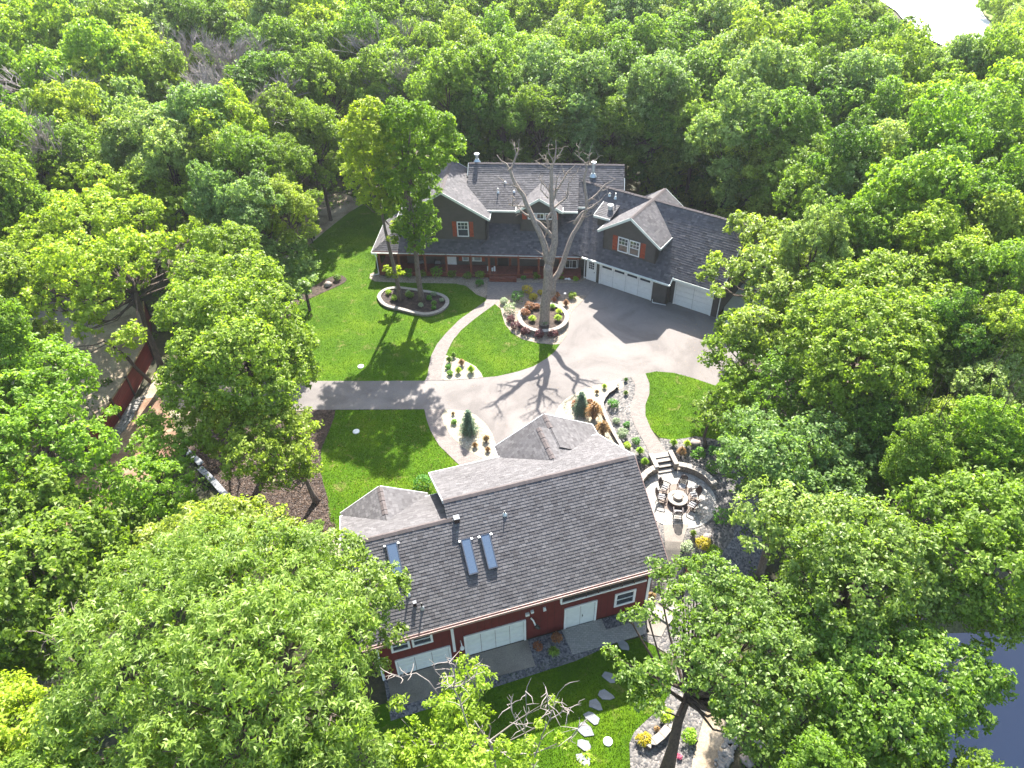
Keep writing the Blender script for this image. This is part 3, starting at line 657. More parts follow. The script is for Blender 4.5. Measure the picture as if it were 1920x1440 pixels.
def roof_plane(parent, poly, eave, mat, course=0.17, tab=0.27, th=0.14, side=None, fascia=(), fm=None, single=0, fh=0.2, gutter=()):
    """poly: convex 3-D polygon, poly[0]->poly[1] is the eave; shingle tabs laid course by course above the deck"""
    side = side or M_DECKU; fm = fm or M_WHITE
    P = [Vector(p) for p in poly]; e = (P[1]-P[0]).normalized(); nrm = None
    for k in range(2, len(P)):
        nrm = e.cross(P[k]-P[0])
        if nrm.length > 1e-4: break
    nrm.normalize()
    if nrm.z < 0: nrm = -nrm
    up = nrm.cross(e)
    if up.z < 0: up = -up
    mb = MB(); mb.slab([tuple(p) for p in P], th, 0, 0); roof = mb.build('roof', side, parent)
    O = P[0]; q = [((p-O).dot(e), (p-O).dot(up)) for p in P]
    A = sum(q[i][0]*q[(i+1) % len(q)][1]-q[(i+1) % len(q)][0]*q[i][1] for i in range(len(q)))
    if A < 0: q = q[::-1]
    xs = [a for a, b in q]; ys = [b for a, b in q]
    mb = MB(); j = 0; y = min(ys)-0.02; cells = []
    while y < max(ys):
        x = min(xs) - tab*(0.5*(j % 2)) - random.random()*0.1
        while x < max(xs):
            wv = tab*random.uniform(0.75, 1.25)
            c = clip2(q, x+0.006, x+wv-0.006, y, y+course)
            if len(c) > 2:
                t = min(1, max(0, random.gauss(0.45, 0.24))); cells.append((c, y, t, random.uniform(0.0, 0.008)))
            x += wv
        y += course; j += 1
    if single:
        cells.sort(key=lambda c: (P[0].y*0, c[1]))
    def emit(mbx, c, y0, t, j_):
        top = []
        for a, b in c:
            h = 0.012 + 0.020*(1-(b-y0)/course) + j_; top.append(O+e*a+up*b+nrm*h)
        mbx.face(top, 0, t)
        # butt edge of the tab, course shadow painted in by a darker tint
        lo = [k for k in range(len(c)) if abs(c[k][1]-max(y0, min(b for a, b in c))) < 1e-3]
        if len(lo) >= 2:
            k0 = min(lo, key=lambda k: c[k][0]); k1 = max(lo, key=lambda k: c[k][0])
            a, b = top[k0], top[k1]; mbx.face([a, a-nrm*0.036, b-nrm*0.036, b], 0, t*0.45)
    for n, (c, y0, t, j_) in enumerate(cells):
        if n < single:
            m1 = MB(); emit(m1, c, y0, t if abs(t-0.5) > 1e-6 else 0.51, j_); m1.build('shingle', mat, roof)
        else: emit(mb, c, y0, t, j_)
    mb.t[0] = 0.49
    o = mb.build('shingles', mat, roof); o['kind'] = 'stuff'
    for i in fascia:
        a, b = P[i], P[(i+1) % len(P)]; mb = MB(); mid = sum(P, Vector())/len(P)
        nn = (b-a).cross(Vector((0,0,1))).normalized()
        if nn.dot(mid-a) > 0: nn = -nn
        hh = fh*0.5
        mb.beam(a+nn*0.02-Vector((0,0,hh-0.03)), b+nn*0.02-Vector((0,0,hh-0.03)), 0.04, fh); mb.build('fascia', fm, roof)
    for i in gutter:
        a, b = P[i], P[(i+1) % len(P)]; mid = sum(P, Vector())/len(P); nn = (b-a).cross(Vector((0,0,1))).normalized()
        if nn.dot(mid-a) > 0: nn = -nn
        mb = MB(); o1 = nn*0.05-Vector((0,0,0.10)); mb.beam(a+o1, b+o1, 0.11, 0.02)
        o1 = nn*0.11-Vector((0,0,0.04)); mb.beam(a+o1, b+o1, 0.02, 0.13); mb.build('gutter', fm, roof)
    return roof
def ridge(parent, a, b, w=0.32, m=None):
    a, b = Vector(a), Vector(b); L = (b-a).length; n = max(2, int(L/0.3)); t = (b-a)/n; d = t.normalized(); sd_ = d.cross(Vector((0,0,1))).normalized()
    mb = MB()
    for k in range(n):
        p, q = a+t*k, a+t*(k+1.08); h = random.uniform(0.03, 0.05); c = random.random()
        for s in (-1, 1):
            mb.face([p+Vector((0,0,h)), q+Vector((0,0,h+0.02)), q+sd_*s*w/2+Vector((0,0,h-0.07)), p+sd_*s*w/2+Vector((0,0,h-0.09))][::s], 0, c)
            mb.face([q+Vector((0,0,h+0.02)), q+sd_*s*w/2+Vector((0,0,h-0.07)), q+sd_*s*w/2+Vector((0,0,h-0.11)), q+Vector((0,0,h-0.02))], 0, c)
    return mb.build('ridge_cap', m or M_CAP, parent)
def wallpoly(parent, poly, n, th, m, name='wall'):
    """upright polygon wall with thickness th against direction n"""
    n = Vector(n)*th; mb = MB(); A = [Vector(p) for p in poly]; B = [p-n for p in A]
    mb.face(A); mb.face(B[::-1])
    for k in range(len(A)): j = (k+1) % len(A); mb.face([A[k], B[k], B[j], A[j]])
    return mb.build(name, m, parent)
def window(parent, c, w, h, ax, nrm, cols=1, rows=1, top_only=False, name='window', shut=0, fr=0.09, mg=None, fm=None, sash=True):
    """window centred at c, ax = horizontal unit axis, nrm = outward normal; glass, frame, muntins, shutters"""
    c, ax, nrm = Vector(c), Vector(ax), Vector(nrm); z = Vector((0,0,1)); fm = fm or M_WHITE
    mb = MB(); P = lambda a, b, d: c+ax*a+z*b+nrm*d
    for s in (-1, 1):
        mb.beam(P(s*(w/2), -h/2-fr/2, 0.03), P(s*(w/2), h/2+fr/2, 0.03), fr, 0.06, up=nrm)
        mb.beam(P(-w/2+fr/2, s*h/2, 0.03), P(w/2-fr/2, s*h/2, 0.03), fr, 0.06, up=nrm)
    win = mb.build(name, fm, parent)
    mb = MB(); mb.face([P(-w/2, -h/2, 0.015), P(w/2, -h/2, 0.015), P(w/2, h/2, 0.015), P(-w/2, h/2, 0.015)]); mb.build('glass', mg or M_GLASS, win)
    mb = MB(); t = 0.03
    if sash: mb.beam(P(-w/2, 0, 0.035), P(w/2, 0, 0.035), 0.05, 0.03, up=nrm)
    b0 = 0 if top_only else -h/2
    for k in range(1, cols): x = -w/2+w*k/cols; mb.beam(P(x, b0, 0.03), P(x, h/2, 0.03), t, 0.02, up=nrm)
    for k in range(1, rows): y = b0+(h/2-b0)*k/rows; mb.beam(P(-w/2, y, 0.03), P(w/2, y, 0.03), t, 0.02, up=nrm)
    if mb.f: mb.build('muntin', fm, win)
    if shut:
        for s in (-1, 1):
            x0 = s*(w/2+fr+0.02); x1 = x0+s*shut
            for k in range(3):
                a = x0+(x1-x0)*k/3; b = x0+(x1-x0)*(k+1)/3
                mb = MB() if k == 0 else mb
                mb.beam(P((a+b)/2, -h/2-0.05, 0.02), P((a+b)/2, h/2+0.05, 0.02), abs(b-a)-0.008, 0.03, up=nrm)
            for y in (-h*0.32, h*0.32): mb.beam(P(x0, y, 0.045), P(x1, y, 0.045), 0.09, 0.02, up=nrm)
            mb.build('shutter', M_SHUT, parent)
    return win
def garage_door(parent, a, b, z0, h, nrm, cols, rows, m=None, glazed=False, fm=None, tr=0.11, recess=0.06):
    """sectional door: every panel its own piece"""
    a, b, nrm = Vector(a), Vector(b), Vector(nrm); ax = (b-a).normalized(); L = (b-a).length; m = m or M_CREAM; fm = fm or M_WHITE; z = Vector((0,0,1))
    mb = MB(); P = lambda x, y, d: a+ax*x+z*(y-a.z)+nrm*d
    mb.beam(P(0, z0, 0.02), P(L, z0, 0.02), 0.02, 0.03, up=nrm)
    door = mb.build('garage_door', M_BLACK, parent)
    mbp = MB(); W = L/cols; Hh = h/rows
    for r in range(rows):
        for c in range(cols):
            mb = MB(); x0, x1 = c*W+0.012, (c+1)*W-0.012; y0, y1 = z0+0.03+r*Hh+0.01, z0+0.03+(r+1)*Hh-0.01
            mb.beam(P((x0+x1)/2, y0, 0.01), P((x0+x1)/2, y1, 0.01), x1-x0, 0.03, up=nrm)
            i = 0.07; mb.beam(P((x0+x1)/2, y0+i, 0.03), P((x0+x1)/2, y1-i, 0.03), x1-x0-2*i, 0.02, up=nrm)
            mb.build('panel', m, door)
            if glazed and r == rows-1 and c % 1 == 0:
                mb = MB(); mb.beam(P((x0+x1)/2, y0+0.12, 0.05), P((x0+x1)/2, y1-0.1, 0.05), (x1-x0)*0.78, 0.012, up=nrm); mb.build('door_window', M_GLASS, door)
    for nm, p, q in (('jamb', P(-tr/2, z0, 0.05), P(-tr/2, z0+h+0.1, 0.05)), ('jamb', P(L+tr/2, z0, 0.05), P(L+tr/2, z0+h+0.1, 0.05)), ('header', P(0, z0+h+0.06, 0.05), P(L, z0+h+0.06, 0.05))):
        mb = MB(); mb.beam(p, q, tr, 0.07, up=nrm); mb.build(nm, fm, parent)
    return door
def vent_pipe(parent, p, h, r, m, flash=M_GALV, cone=0.16):
    p = Vector(p); mb = MB(); mb.tube([p-Vector((0,0,0.1)), p+Vector((0,0,h))], r, 9); v = mb.build('vent_pipe', m, parent)
    mb = MB(); mb.tube([p+Vector((0,0,-0.03)), p+Vector((0,0,0.05)), p+Vector((0,0,0.16))], [cone, cone*0.8, r*1.2], 9); mb.build('flashing', flash, v); return v

# ------------------------------------------------------------------ the barn (local x along the ridge, y uphill away from the camera)
BU, BV = 6.0, 21.38
barn = thing('barn', 'red sided barn garage with long grey shingle roof and three skylights', 'barn', (BU*BC-BV*BS, BU*BS+BV*BC, 0), R_(15.5))
def B(u, v, z): return (u-BU, v-BV, z)
NZ = -2.3
fN, fF = (0,-1,0), (0,1,0)
# walls: near, far, gables
wallpoly(barn, [B(-1.84,21.38,NZ), B(13.75,21.38,NZ), B(13.75,21.38,2.6), B(-1.84,21.38,2.6)], fN, 0.2, M_BSIDE)
wallpoly(barn, [B(3.6,30.7,-0.3), B(13.75,30.7,-0.3), B(13.75,30.7,2.5), B(3.6,30.7,2.5)][::-1], fF, 0.2, M_BSIDE)
wallpoly(barn, [B(-1.84,28.9,-2.0), B(3.6,28.9,-2.0), B(3.6,28.9,2.5), B(-1.84,28.9,2.5)][::-1], fF, 0.2, M_BSIDE)
wallpoly(barn, [B(13.75,21.38,NZ), B(13.75,30.7,NZ), B(13.75,30.7,2.6), B(13.75,26.13,5.42), B(13.75,21.38,2.6)], (1,0,0), 0.2, M_BSIDE)
wallpoly(barn, [B(-1.84,21.38,NZ), B(-1.84,21.38,2.6), B(-1.84,25.25,4.9), B(-1.84,28.9,2.6), B(-1.84,28.9,NZ)], (-1,0,0), 0.2, M_BSIDE)
wallpoly(barn, [B(3.6,24.6,2.4), B(3.6,24.6,4.5), B(3.6,26.13,5.42), B(3.6,30.7,2.6), B(3.6,30.7,-0.3), B(3.6,24.6,-0.3)], (-1,0,0), 0.2, M_BSIDED)  # turned-away step wall, its shade painted in by the darker siding
# roofs
r1 = roof_plane(barn, [B(3.2,20.78,2.34), B(14.36,20.78,2.34), B(14.36,26.13,5.6), B(3.2,26.13,5.6)], 0, M_SHB, fascia=(0,1), fm=M_COPPER, single=220)
roof_plane(barn, [B(-2.45,20.78,2.34), B(3.2,20.78,2.34), B(3.2,25.25,5.07), B(-2.45,25.25,5.07)], 0, M_SHB, fascia=(0,3), fm=M_COPPER, single=70)
roof_plane(barn, [B(14.36,31.3,2.45), B(3.2,31.3,2.45), B(3.2,26.13,5.6), B(14.36,26.13,5.6)], 0, M_SHB, fascia=(0,1,3), fm=M_WHITE)
roof_plane(barn, [B(3.55,29.45,2.5), B(-2.45,29.45,2.5), B(-2.45,25.25,5.07), B(3.55,25.25,5.07)], 0, M_SHB, fascia=(0,1), fm=M_WHITE)
# entry gables on the far side
roof_plane(barn, [B(7.75,31.3,2.6), B(7.75,26.9,2.6), B(10.3,26.9,4.3), B(10.3,31.3,4.3)], 0, M_SHB, side=M_DECKU)
roof_plane(barn, [B(14.35,26.9,2.3), B(14.35,31.3,2.3), B(10.3,31.3,4.3), B(10.3,26.9,4.3)], 0, M_SHB)
roof_plane(barn, [B(7.75,32.6,2.1), B(7.75,29.5,2.1), B(11.1,29.5,4.02), B(11.1,32.6,4.02)], 0, M_SHB, fascia=(0,3))
roof_plane(barn, [B(14.5,29.5,2.1), B(14.5,32.6,2.1), B(11.1,32.6,4.02), B(11.1,29.5,4.02)], 0, M_SHB, fascia=(0,1))
wallpoly(barn, [B(8.1,32.2,-0.3), B(8.1,32.2,2.2), B(11.1,32.2,3.85), B(14.1,32.2,2.2), B(14.1,32.2,-0.3)], fF, 0.2, M_BSIDE)
roof_plane(barn, [B(-2.4,29.75,2.45), B(-2.4,26.5,2.45), B(0.08,26.5,3.95), B(0.08,29.75,3.95)], 0, M_SHB, fascia=(3,))
roof_plane(barn, [B(2.75,26.5,2.4), B(2.75,29.75,2.4), B(0.08,29.75,3.95), B(0.08,26.5,3.95)], 0, M_SHB, fascia=(1,))
wallpoly(barn, [B(-1.9,29.4,-1.5), B(-1.9,29.4,2.6), B(0.08,29.4,3.8), B(2.2,29.4,2.6), B(2.2,29.4,-1.5)], fF, 0.2, M_BSIDE)
ridge(barn, B(3.25,26.13,5.6), B(13.9,26.13,5.6)); ridge(barn, B(-2.4,25.25,5.07), B(3.4,25.25,5.07))
ridge(barn, B(10.3,31.25,4.3), B(10.3,28.5,4.3)); ridge(barn, B(11.1,32.55,4.02), B(11.1,31.3,4.02)); ridge(barn, B(0.08,29.7,3.95), B(0.08,27.6,3.95))
mb = MB(); mb.box(B(-2.4,20.62,2.16), B(14.3,20.77,2.27)); mb.box(B(-2.4,20.62,2.27), B(14.3,20.65,2.33)); mb.build('gutter', M_COPPER, barn)
# corner boards and trims of the near wall (they stand 3 cm proud)
def trim(p, q, w=0.14, parent=barn, m=None, th=0.05):
    mb = MB(); mb.beam(p, q, w, th, up=(0,1,0)); return mb.build('trim', m or M_WHITE, parent)
yv = 21.38-0.03
for u, z0, z1 in ((-1.78,NZ,2.3),(2.24,-1.3,2.2),(13.68,NZ,2.3)): trim(B(u,yv,z0), B(u,yv,z1), 0.15)
ax = (1,0,0)
garage_door(barn, B(2.92,21.38,0), B(6.22,21.38,0), -2.15, 1.98, fN, 4, 4)
garage_door(barn, B(-0.9,21.38,0), B(1.92,21.38,0), -2.15, 1.5, fN, 3, 4)
dd = garage_door(barn, B(8.7,21.38,0), B(10.44,21.38,0), -2.2, 2.0, fN, 2, 1)
mb = MB(); mb.tube([B(9.57+0.1,21.25,-1.2), B(9.57+0.1,21.25,-1.05)], 0.025, 6); mb.build('handle', M_BLACK, dd)
window(barn, B(12.28,21.38,-0.72), 1.15, 1.15, ax, fN, cols=1, rows=1, fr=0.14)
window(barn, B(0.62,21.38,0.8), 1.0, 0.95, ax, fN, fr=0.12); window(barn, B(-0.55,21.38,0.8), 0.9, 0.95, ax, fN, fr=0.12)
for u0, u1, n in ((2.95,5.48,3),(6.05,7.82,2)):
    for k in range(n):
        w_ = (u1-u0)/n; window(barn, B(u0+w_*(k+0.5),21.38,1.42), w_-0.1, 0.3, ax, fN, fr=0.09, sash=False)
# long screened opening under the eave at the right
band = MB(); band.box(B(8.45,21.36,0.62), B(13.4,21.40,1.95)); band = band.build('screen_opening', M_DARK, barn)
mb = MB(); mb.beam(B(8.36,yv,0.5), B(13.5,yv,0.5), 0.13, 0.06, up=(0,1,0)); mb.beam(B(8.38,yv,0.57), B(8.38,yv,2.0), 0.12, 0.06, up=(0,1,0)); mb.build('frame', M_WHITE, band)
for k in range(1, 7): mb = MB(); mb.beam(B(8.4+k*0.72,21.33,0.6), B(8.4+k*0.72,21.33,1.95), 0.06, 0.04, up=(0,1,0)); mb.build('mullion', M_BSIDED, band)
# wall fittings
for u, z, s in ((6.42,0.43,0.11),(6.70,0.56,0.08)): mb = MB(); mb.box(B(u-s,21.25,z-s), B(u+s,21.37,z+s)); mb.build('junction_box', M_WHITE, barn)
mb = MB(); mb.beam(B(7.41,21.33,0.3), B(7.41,21.33,0.6), 0.14, 0.08, up=(0,1,0)); mb.beam(B(7.33,21.28,0.45), B(7.49,21.28,0.45), 0.1, 0.08, up=(0,1,0)); mb.build('wall_lamp', M_WHITE, barn)
mb = MB(); mb.tube([B(6.62,21.3,0.0), B(6.72,21.2,-0.15), B(6.8,21.05,-0.42)], 0.045, 8); arm = mb.build('flood_lamp', M_WHITE, barn)
mb = MB(); mb.tube([B(6.8,21.0,-0.4), B(6.92,20.9,-0.5), B(6.98,20.86,-0.55)], [0.13,0.11,0.07], 9); mb.build('lamp_head', M_BLACK, arm)
mb = MB(); mb.tube([B(2.62,21.33,-0.35), B(2.62,21.1,-0.3), B(2.62,21.0,-0.45)], 0.03, 6); mb.tube([B(2.62,21.0,-0.38), B(2.62,21.0,-0.6)], [0.05,0.13], 8); mb.build('barn_lamp', M_WHITE, barn)
# skylights
def slopept(u, v, d=0.0): return Vector(B(u, v, 2.34+0.61*(v-20.78)))+Vector((0,-0.52,0.854))*d
for u0, u1, v0, v1 in ((3.66,4.14,22.62,24.2),(4.72,5.2,22.65,24.18),(-0.2,0.34,23.2,24.8)):
    mb = MB(); a = [slopept(u0,v0,-0.02), slopept(u1,v0,-0.02), slopept(u1,v1,-0.02), slopept(u0,v1,-0.02)]; b = [slopept(u,v,0.16) for u, v in ((u0,v0),(u1,v0),(u1,v1),(u0,v1))]
    for k in range(4): mb.face([a[k], a[(k+1) % 4], b[(k+1) % 4], b[k]])
    for k, (p, q) in enumerate(((0,1),(1,2),(2,3),(3,0))): mb.beam(b[p], b[q], 0.05, 0.04, up=(0,-0.52,0.854))
    sk = mb.build('skylight', flat('slate skylight frame', (0.13,0.14,0.17), 0.4) if 'slate skylight frame' not in MATS else MATS['slate skylight frame'], barn)
    g = [slopept(u,v,0.165) for u, v in ((u0+0.03,v0+0.03),(u1-0.03,v0+0.03),(u1-0.03,v1-0.03),(u0+0.03,v1-0.03))]
    mb = MB(); mb.face(g); mb.build('pane', M_SKYL, sk)
    for u in (u0-0.09, u1+0.09): mb = MB(); p = slopept(u, v1-0.05, 0.06); mb.box(tuple(p-Vector((0.05,0.05,0.04))), tuple(p+Vector((0.05,0.05,0.03)))); mb.build('bracket', M_GALV, sk)
# vents
p = slopept(3.68, 25.1); mb = MB(); mb.box((p.x-0.14,p.y-0.14,p.z-0.15), (p.x+0.14,p.y+0.14,p.z+0.28)); bx_ = mb.build('box_vent', M_BRN, barn)
mb = MB(); mb.box((p.x-0.16,p.y-0.16,p.z+0.28), (p.x+0.16,p.y+0.16,p.z+0.31)); mb.build('vent_cap', M_CAPGR, bx_)
p = slopept(0.61, 21.95); mb = MB(); mb.box((p.x-0.08,p.y-0.08,p.z-0.1), (p.x+0.08,p.y+0.08,p.z+0.28)); bx_ = mb.build('box_vent', M_BRN, barn)
mb = MB(); mb.box((p.x-0.09,p.y-0.09,p.z+0.28), (p.x+0.09,p.y+0.09,p.z+0.3)); mb.build('vent_cap', M_CAPGR, bx_)
vent_pipe(barn, slopept(6.28,24.85), 0.32, 0.035, M_BLACK, cone=0.16); vent_pipe(barn, slopept(0.38,22.45), 0.75, 0.05, M_BLACK, cone=0.15); vent_pipe(barn, slopept(0.93,21.75), 0.5, 0.05, M_BLACK, cone=0.13)
# slabs behind the barn
def lower_slab(name, lab, pts, m):
    mb = MB(); mb.slab([B(u,v,-2.2+0.09) for u, v in pts], 0.15, 0, 0); o = mb.build(name, m); o.location = barn.location; o.rotation_euler = barn.rotation_euler; return tag(o, lab, 'slab')
lower_slab('concrete_slab', 'sandy concrete apron below the wide barn door', [(2.75,19.75),(6.35,19.66),(6.4,21.3),(2.75,21.3)], M_CONC)
lower_slab('paver_slab', 'grey blue paver slab in front of the double barn doors', [(8.55,19.68),(13.2,19.68),(13.2,20.55),(10.9,20.55),(10.9,21.3),(8.45,21.3)], M_PATIO)
lower_slab('concrete_slab', 'concrete apron below the half hidden left barn door', [(-1.6,19.6),(2.4,19.75),(2.4,21.3),(-1.6,21.3)], M_CONC)
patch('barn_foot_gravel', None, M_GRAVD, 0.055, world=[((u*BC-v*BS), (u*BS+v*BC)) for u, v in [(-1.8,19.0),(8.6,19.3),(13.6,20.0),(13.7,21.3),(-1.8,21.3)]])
# ------------------------------------------------------------------ the house (local x = s+8 along the porch, y = t-57)
HY = R_(-5.45); hc, hs = math.cos(HY), math.sin(HY)
def hw(s, t): return (s*hc - t*hs, s*hs + t*hc)
hx, hy = hw(-8, 57)
house = thing('house', 'taupe two storey house with dark shingle roofs, long porch and angled garage wing', 'house', (hx, hy, 0), HY)
def Hp(s, t, z): return (s+8, t-57, z)
K = R_(-30.05); kc_, ks_ = math.cos(K), math.sin(K)
def G(u, v, z): return (u*kc_ - v*ks_ + 8, u*ks_ + v*kc_ - 57, z)
gax, gn = (kc_, ks_, 0), (ks_, -kc_, 0)       # garage wall axis, outward normal (towards the drive)
gr = (kc_, ks_, 0)
X, N, Fz = (1,0,0), (0,-1,0), (0,1,0)
# ---- porch roof and walls
roof_plane(house, [Hp(-17.85,56.84,2.28), Hp(1.3,56.84,2.28), Hp(1.3,61.0,4.94), Hp(-13.69,61.0,4.94)], 0, M_SHH, course=0.19, tab=0.27, fascia=(0,), fm=M_FASC, gutter=(0,))
roof_plane(house, [Hp(-17.85,62.6,2.28), Hp(-17.85,56.84,2.28), Hp(-14.6,60.09,4.36), Hp(-14.6,62.6,4.36)], 0, M_SHH, course=0.19, tab=0.27, fascia=(0,3), fm=M_FASC)
def W(poly, n, m=M_HSIDE, th=0.15): return wallpoly(house, poly, n, th, m)
W([Hp(-14.95,58.1,0.4), Hp(-7.45,58.1,0.4), Hp(-7.45,58.1,5.45), Hp(-11.2,58.1,7.68), Hp(-14.95,58.1,5.45)], N)
W([Hp(-7.45,58.1,0.4), Hp(1.5,58.1,0.4), Hp(1.5,58.1,2.9), Hp(-7.45,58.1,2.9)], N)
W([Hp(-14.95,58.1,0.0), Hp(-14.95,64.3,0.0), Hp(-14.95,64.3,5.45), Hp(-14.95,58.1,5.45)], (-1,0,0))
W([Hp(-7.45,58.1,2.9), Hp(-7.45,59.5,2.9), Hp(-7.45,59.5,5.5), Hp(-7.45,58.1,5.5)], (1,0,0))
W([Hp(-7.45,59.5,3.4), Hp(-4.3,59.5,3.4), Hp(-4.3,59.5,5.6), Hp(-7.45,59.5,5.6)], N)
W([Hp(-14.95,64.3,0), Hp(-14.95,64.3,5.45), Hp(-11.2,64.3,7.68), Hp(-7.45,64.3,5.45), Hp(-7.45,64.3,0)], Fz)
W([Hp(-9.2,66.8,0), Hp(-9.2,66.8,6.0), Hp(4.4,66.8,6.0), Hp(4.4,66.8,0)], Fz)
W([Hp(4.4,60.0,0), Hp(4.4,66.8,0), Hp(4.4,66.8,5.7), Hp(4.4,63.35,7.95), Hp(4.4,60.2,5.7)], (1,0,0))
W([Hp(-9.2,63.0,5), Hp(-9.2,63.35,7.95), Hp(-9.2,66.8,5.7), Hp(-9.2,66.8,0), Hp(-9.2,63.0,0)], (-1,0,0))
# ---- big left gable
roof_plane(house, [Hp(-7.1,57.74,5.3), Hp(-7.1,64.5,5.3), Hp(-11.2,64.5,7.82), Hp(-11.2,57.74,7.82)], 0, M_SHH, course=0.19, tab=0.27, fascia=(0,3,1), fm=M_FASC)
roof_plane(house, [Hp(-15.3,64.5,5.3), Hp(-15.3,57.74,5.3), Hp(-11.2,57.74,7.82), Hp(-11.2,64.5,7.82)], 0, M_SHH, course=0.19, tab=0.27, fascia=(0,1), fm=M_FASC)
ridge(house, Hp(-11.2,57.8,7.82), Hp(-11.2,64.4,7.82), m=M_CAPL if 'M_CAPL' in globals() else None)
# ---- main block: shallow front, steeper crown, back slope
roof_plane(house, [Hp(-9.4,59.1,5.5), Hp(0.6,59.1,5.5), Hp(0.6,62.5,7.39), Hp(-9.4,62.5,7.39)], 0, M_SHH, course=0.19, tab=0.27, fascia=(0,), fm=M_FASC, gutter=(0,))
roof_plane(house, [Hp(-9.45,62.3,7.25), Hp(4.65,62.3,7.25), Hp(4.65,63.35,8.03), Hp(-9.45,63.35,8.03)], 0, M_SHH, course=0.19, tab=0.27, fascia=(3,), fm=M_FASC)
roof_plane(house, [Hp(0.5,59.95,5.51), Hp(4.65,59.95,5.51), Hp(4.65,62.3,7.25), Hp(0.5,62.3,7.25)], 0, M_SHH, course=0.19, tab=0.27, fascia=(0,1), fm=M_FASC)
roof_plane(house, [Hp(4.65,67.2,5.5), Hp(-9.45,67.2,5.5), Hp(-9.45,63.35,8.03), Hp(4.65,63.35,8.03)], 0, M_SHH, course=0.3, tab=0.4, fascia=(0,), fm=M_FASC)
ridge(house, Hp(-9.4,63.35,8.03), Hp(4.6,63.35,8.03))
# ---- centre dormer
roof_plane(house, [Hp(-4.85,62.0,5.7), Hp(-4.85,58.55,5.7), Hp(-2.78,58.55,6.93), Hp(-2.78,62.0,6.93)], 0, M_SHH, course=0.19, tab=0.27, fascia=(0,1), fm=M_FASC)
roof_plane(house, [Hp(-0.72,58.55,5.7), Hp(-0.72,62.0,5.7), Hp(-2.78,62.0,6.93), Hp(-2.78,58.55,6.93)], 0, M_SHH, course=0.19, tab=0.27, fascia=(0,3), fm=M_FASC)
W([Hp(-4.48,58.9,3.2), Hp(-1.1,58.9,3.2), Hp(-1.1,58.9,5.85), Hp(-2.78,58.9,6.83), Hp(-4.48,58.9,5.85)], N)
W([Hp(-1.1,58.9,3.2), Hp(-1.1,62.2,3.2), Hp(-1.1,62.2,5.8), Hp(-1.1,58.9,5.8)], (1,0,0)); W([Hp(-4.48,58.9,3.2), Hp(-4.48,61.2,3.2), Hp(-4.48,61.2,5.8), Hp(-4.48,58.9,5.8)], (-1,0,0))
for s in (-3.45, -2.7, -1.95): window(house, Hp(s,58.9,5.12), 0.62, 0.52, X, N, cols=2, fr=0.08, sash=False)
for s in (-4.1, -1.32):
    mb = MB(); mb.box(Hp(s-0.2,58.84,4.82), Hp(s+0.2,58.89,5.42)); mb.build('shutter', M_SHUT, house)
window(house, Hp(-9.55,58.1,4.14), 0.95, 1.38, X, N, cols=3, rows=2, top_only=True, fr=0.09, shut=0.36)
# ---- ground floor under the porch
def door(c, w_, h, ax, nrm, m, cols=3, rows=2, gz=0.62, nm='door'):
    c, ax, nrm = Vector(c), Vector(ax), Vector(nrm); z = Vector((0,0,1)); mb = MB()
    mb.beam(c+nrm*0.03, c+nrm*0.03+z*h, w_, 0.05, up=nrm); d = mb.build(nm, m, house)
    mb = MB(); gw, gh = w_*0.62, h*0.36; q = c+z*h*gz+nrm*0.06; mb.beam(q, q+z*gh*0.9, gw, 0.012, up=nrm); mb.build('glass', M_GLASS, d)
    mb = MB()
    for k in range(1, cols): p = q+ax*(-gw/2+gw*k/cols)+nrm*0.012; mb.beam(p, p+z*gh*0.9, 0.025, 0.02, up=nrm)
    for k in range(1, rows): p = q+z*gh*0.9*k/rows+nrm*0.012; mb.beam(p-ax*gw/2, p+ax*gw/2, 0.025, 0.02, up=nrm)
    mb.build('muntin', m, d)
    mb = MB(); p = c+ax*w_*0.4+z*h*0.46+nrm*0.09; mb.tube([p, p+z*0.1], 0.03, 6); mb.build('handle', M_BLACK, d)
    mb = MB()
    for s in (-1,1): p = c+ax*s*(w_/2+0.05)+nrm*0.03; mb.beam(p, p+z*(h+0.08), 0.09, 0.07, up=nrm)
    p = c+z*(h+0.05)+nrm*0.03; mb.beam(p-ax*(w_/2), p+ax*(w_/2), 0.09, 0.07, up=nrm); mb.build('door_frame', M_WHITE, house)
    return d
door(Hp(-10.88,58.1,0.5), 0.85, 1.95, X, N, M_WHITE)
for s, w_ in ((-9.5,0.5),(-8.95,0.28),(-8.4,0.68)): window(house, Hp(s,58.1,1.45), w_, 1.05, X, N, fr=0.08, mg=flat('blind behind glass', (0.35,0.40,0.40), 0.4) if s == -9.5 else MATS.get('blind behind glass'))
MATS['blind behind glass'] = bpy.data.materials['blind behind glass']
for s in (-9.98, -7.85):
    mb = MB(); mb.box(Hp(s-0.14,58.05,0.9), Hp(s+0.14,58.09,2.0)); mb.build('shutter', M_SHUT, house)
mb = MB(); mb.box(Hp(-6.5,58.02,0.5), Hp(-5.6,58.09,2.5)); fd = mb.build('front_door', M_BLACK, house)
mb = MB()
for s in (-6.7, -5.4): mb.box(Hp(s-0.1,58.0,0.5), Hp(s+0.1,58.1,2.6))
mb.build('door_frame', M_POST, house)
window(house, Hp(-3.6,58.1,1.9), 1.7, 1.0, X, N, fr=0.09)
mb = MB(); mb.box(Hp(-4.6,57.98,1.3), Hp(-2.6,58.06,1.36)); mb.build('window_sill', M_WHITE, house)
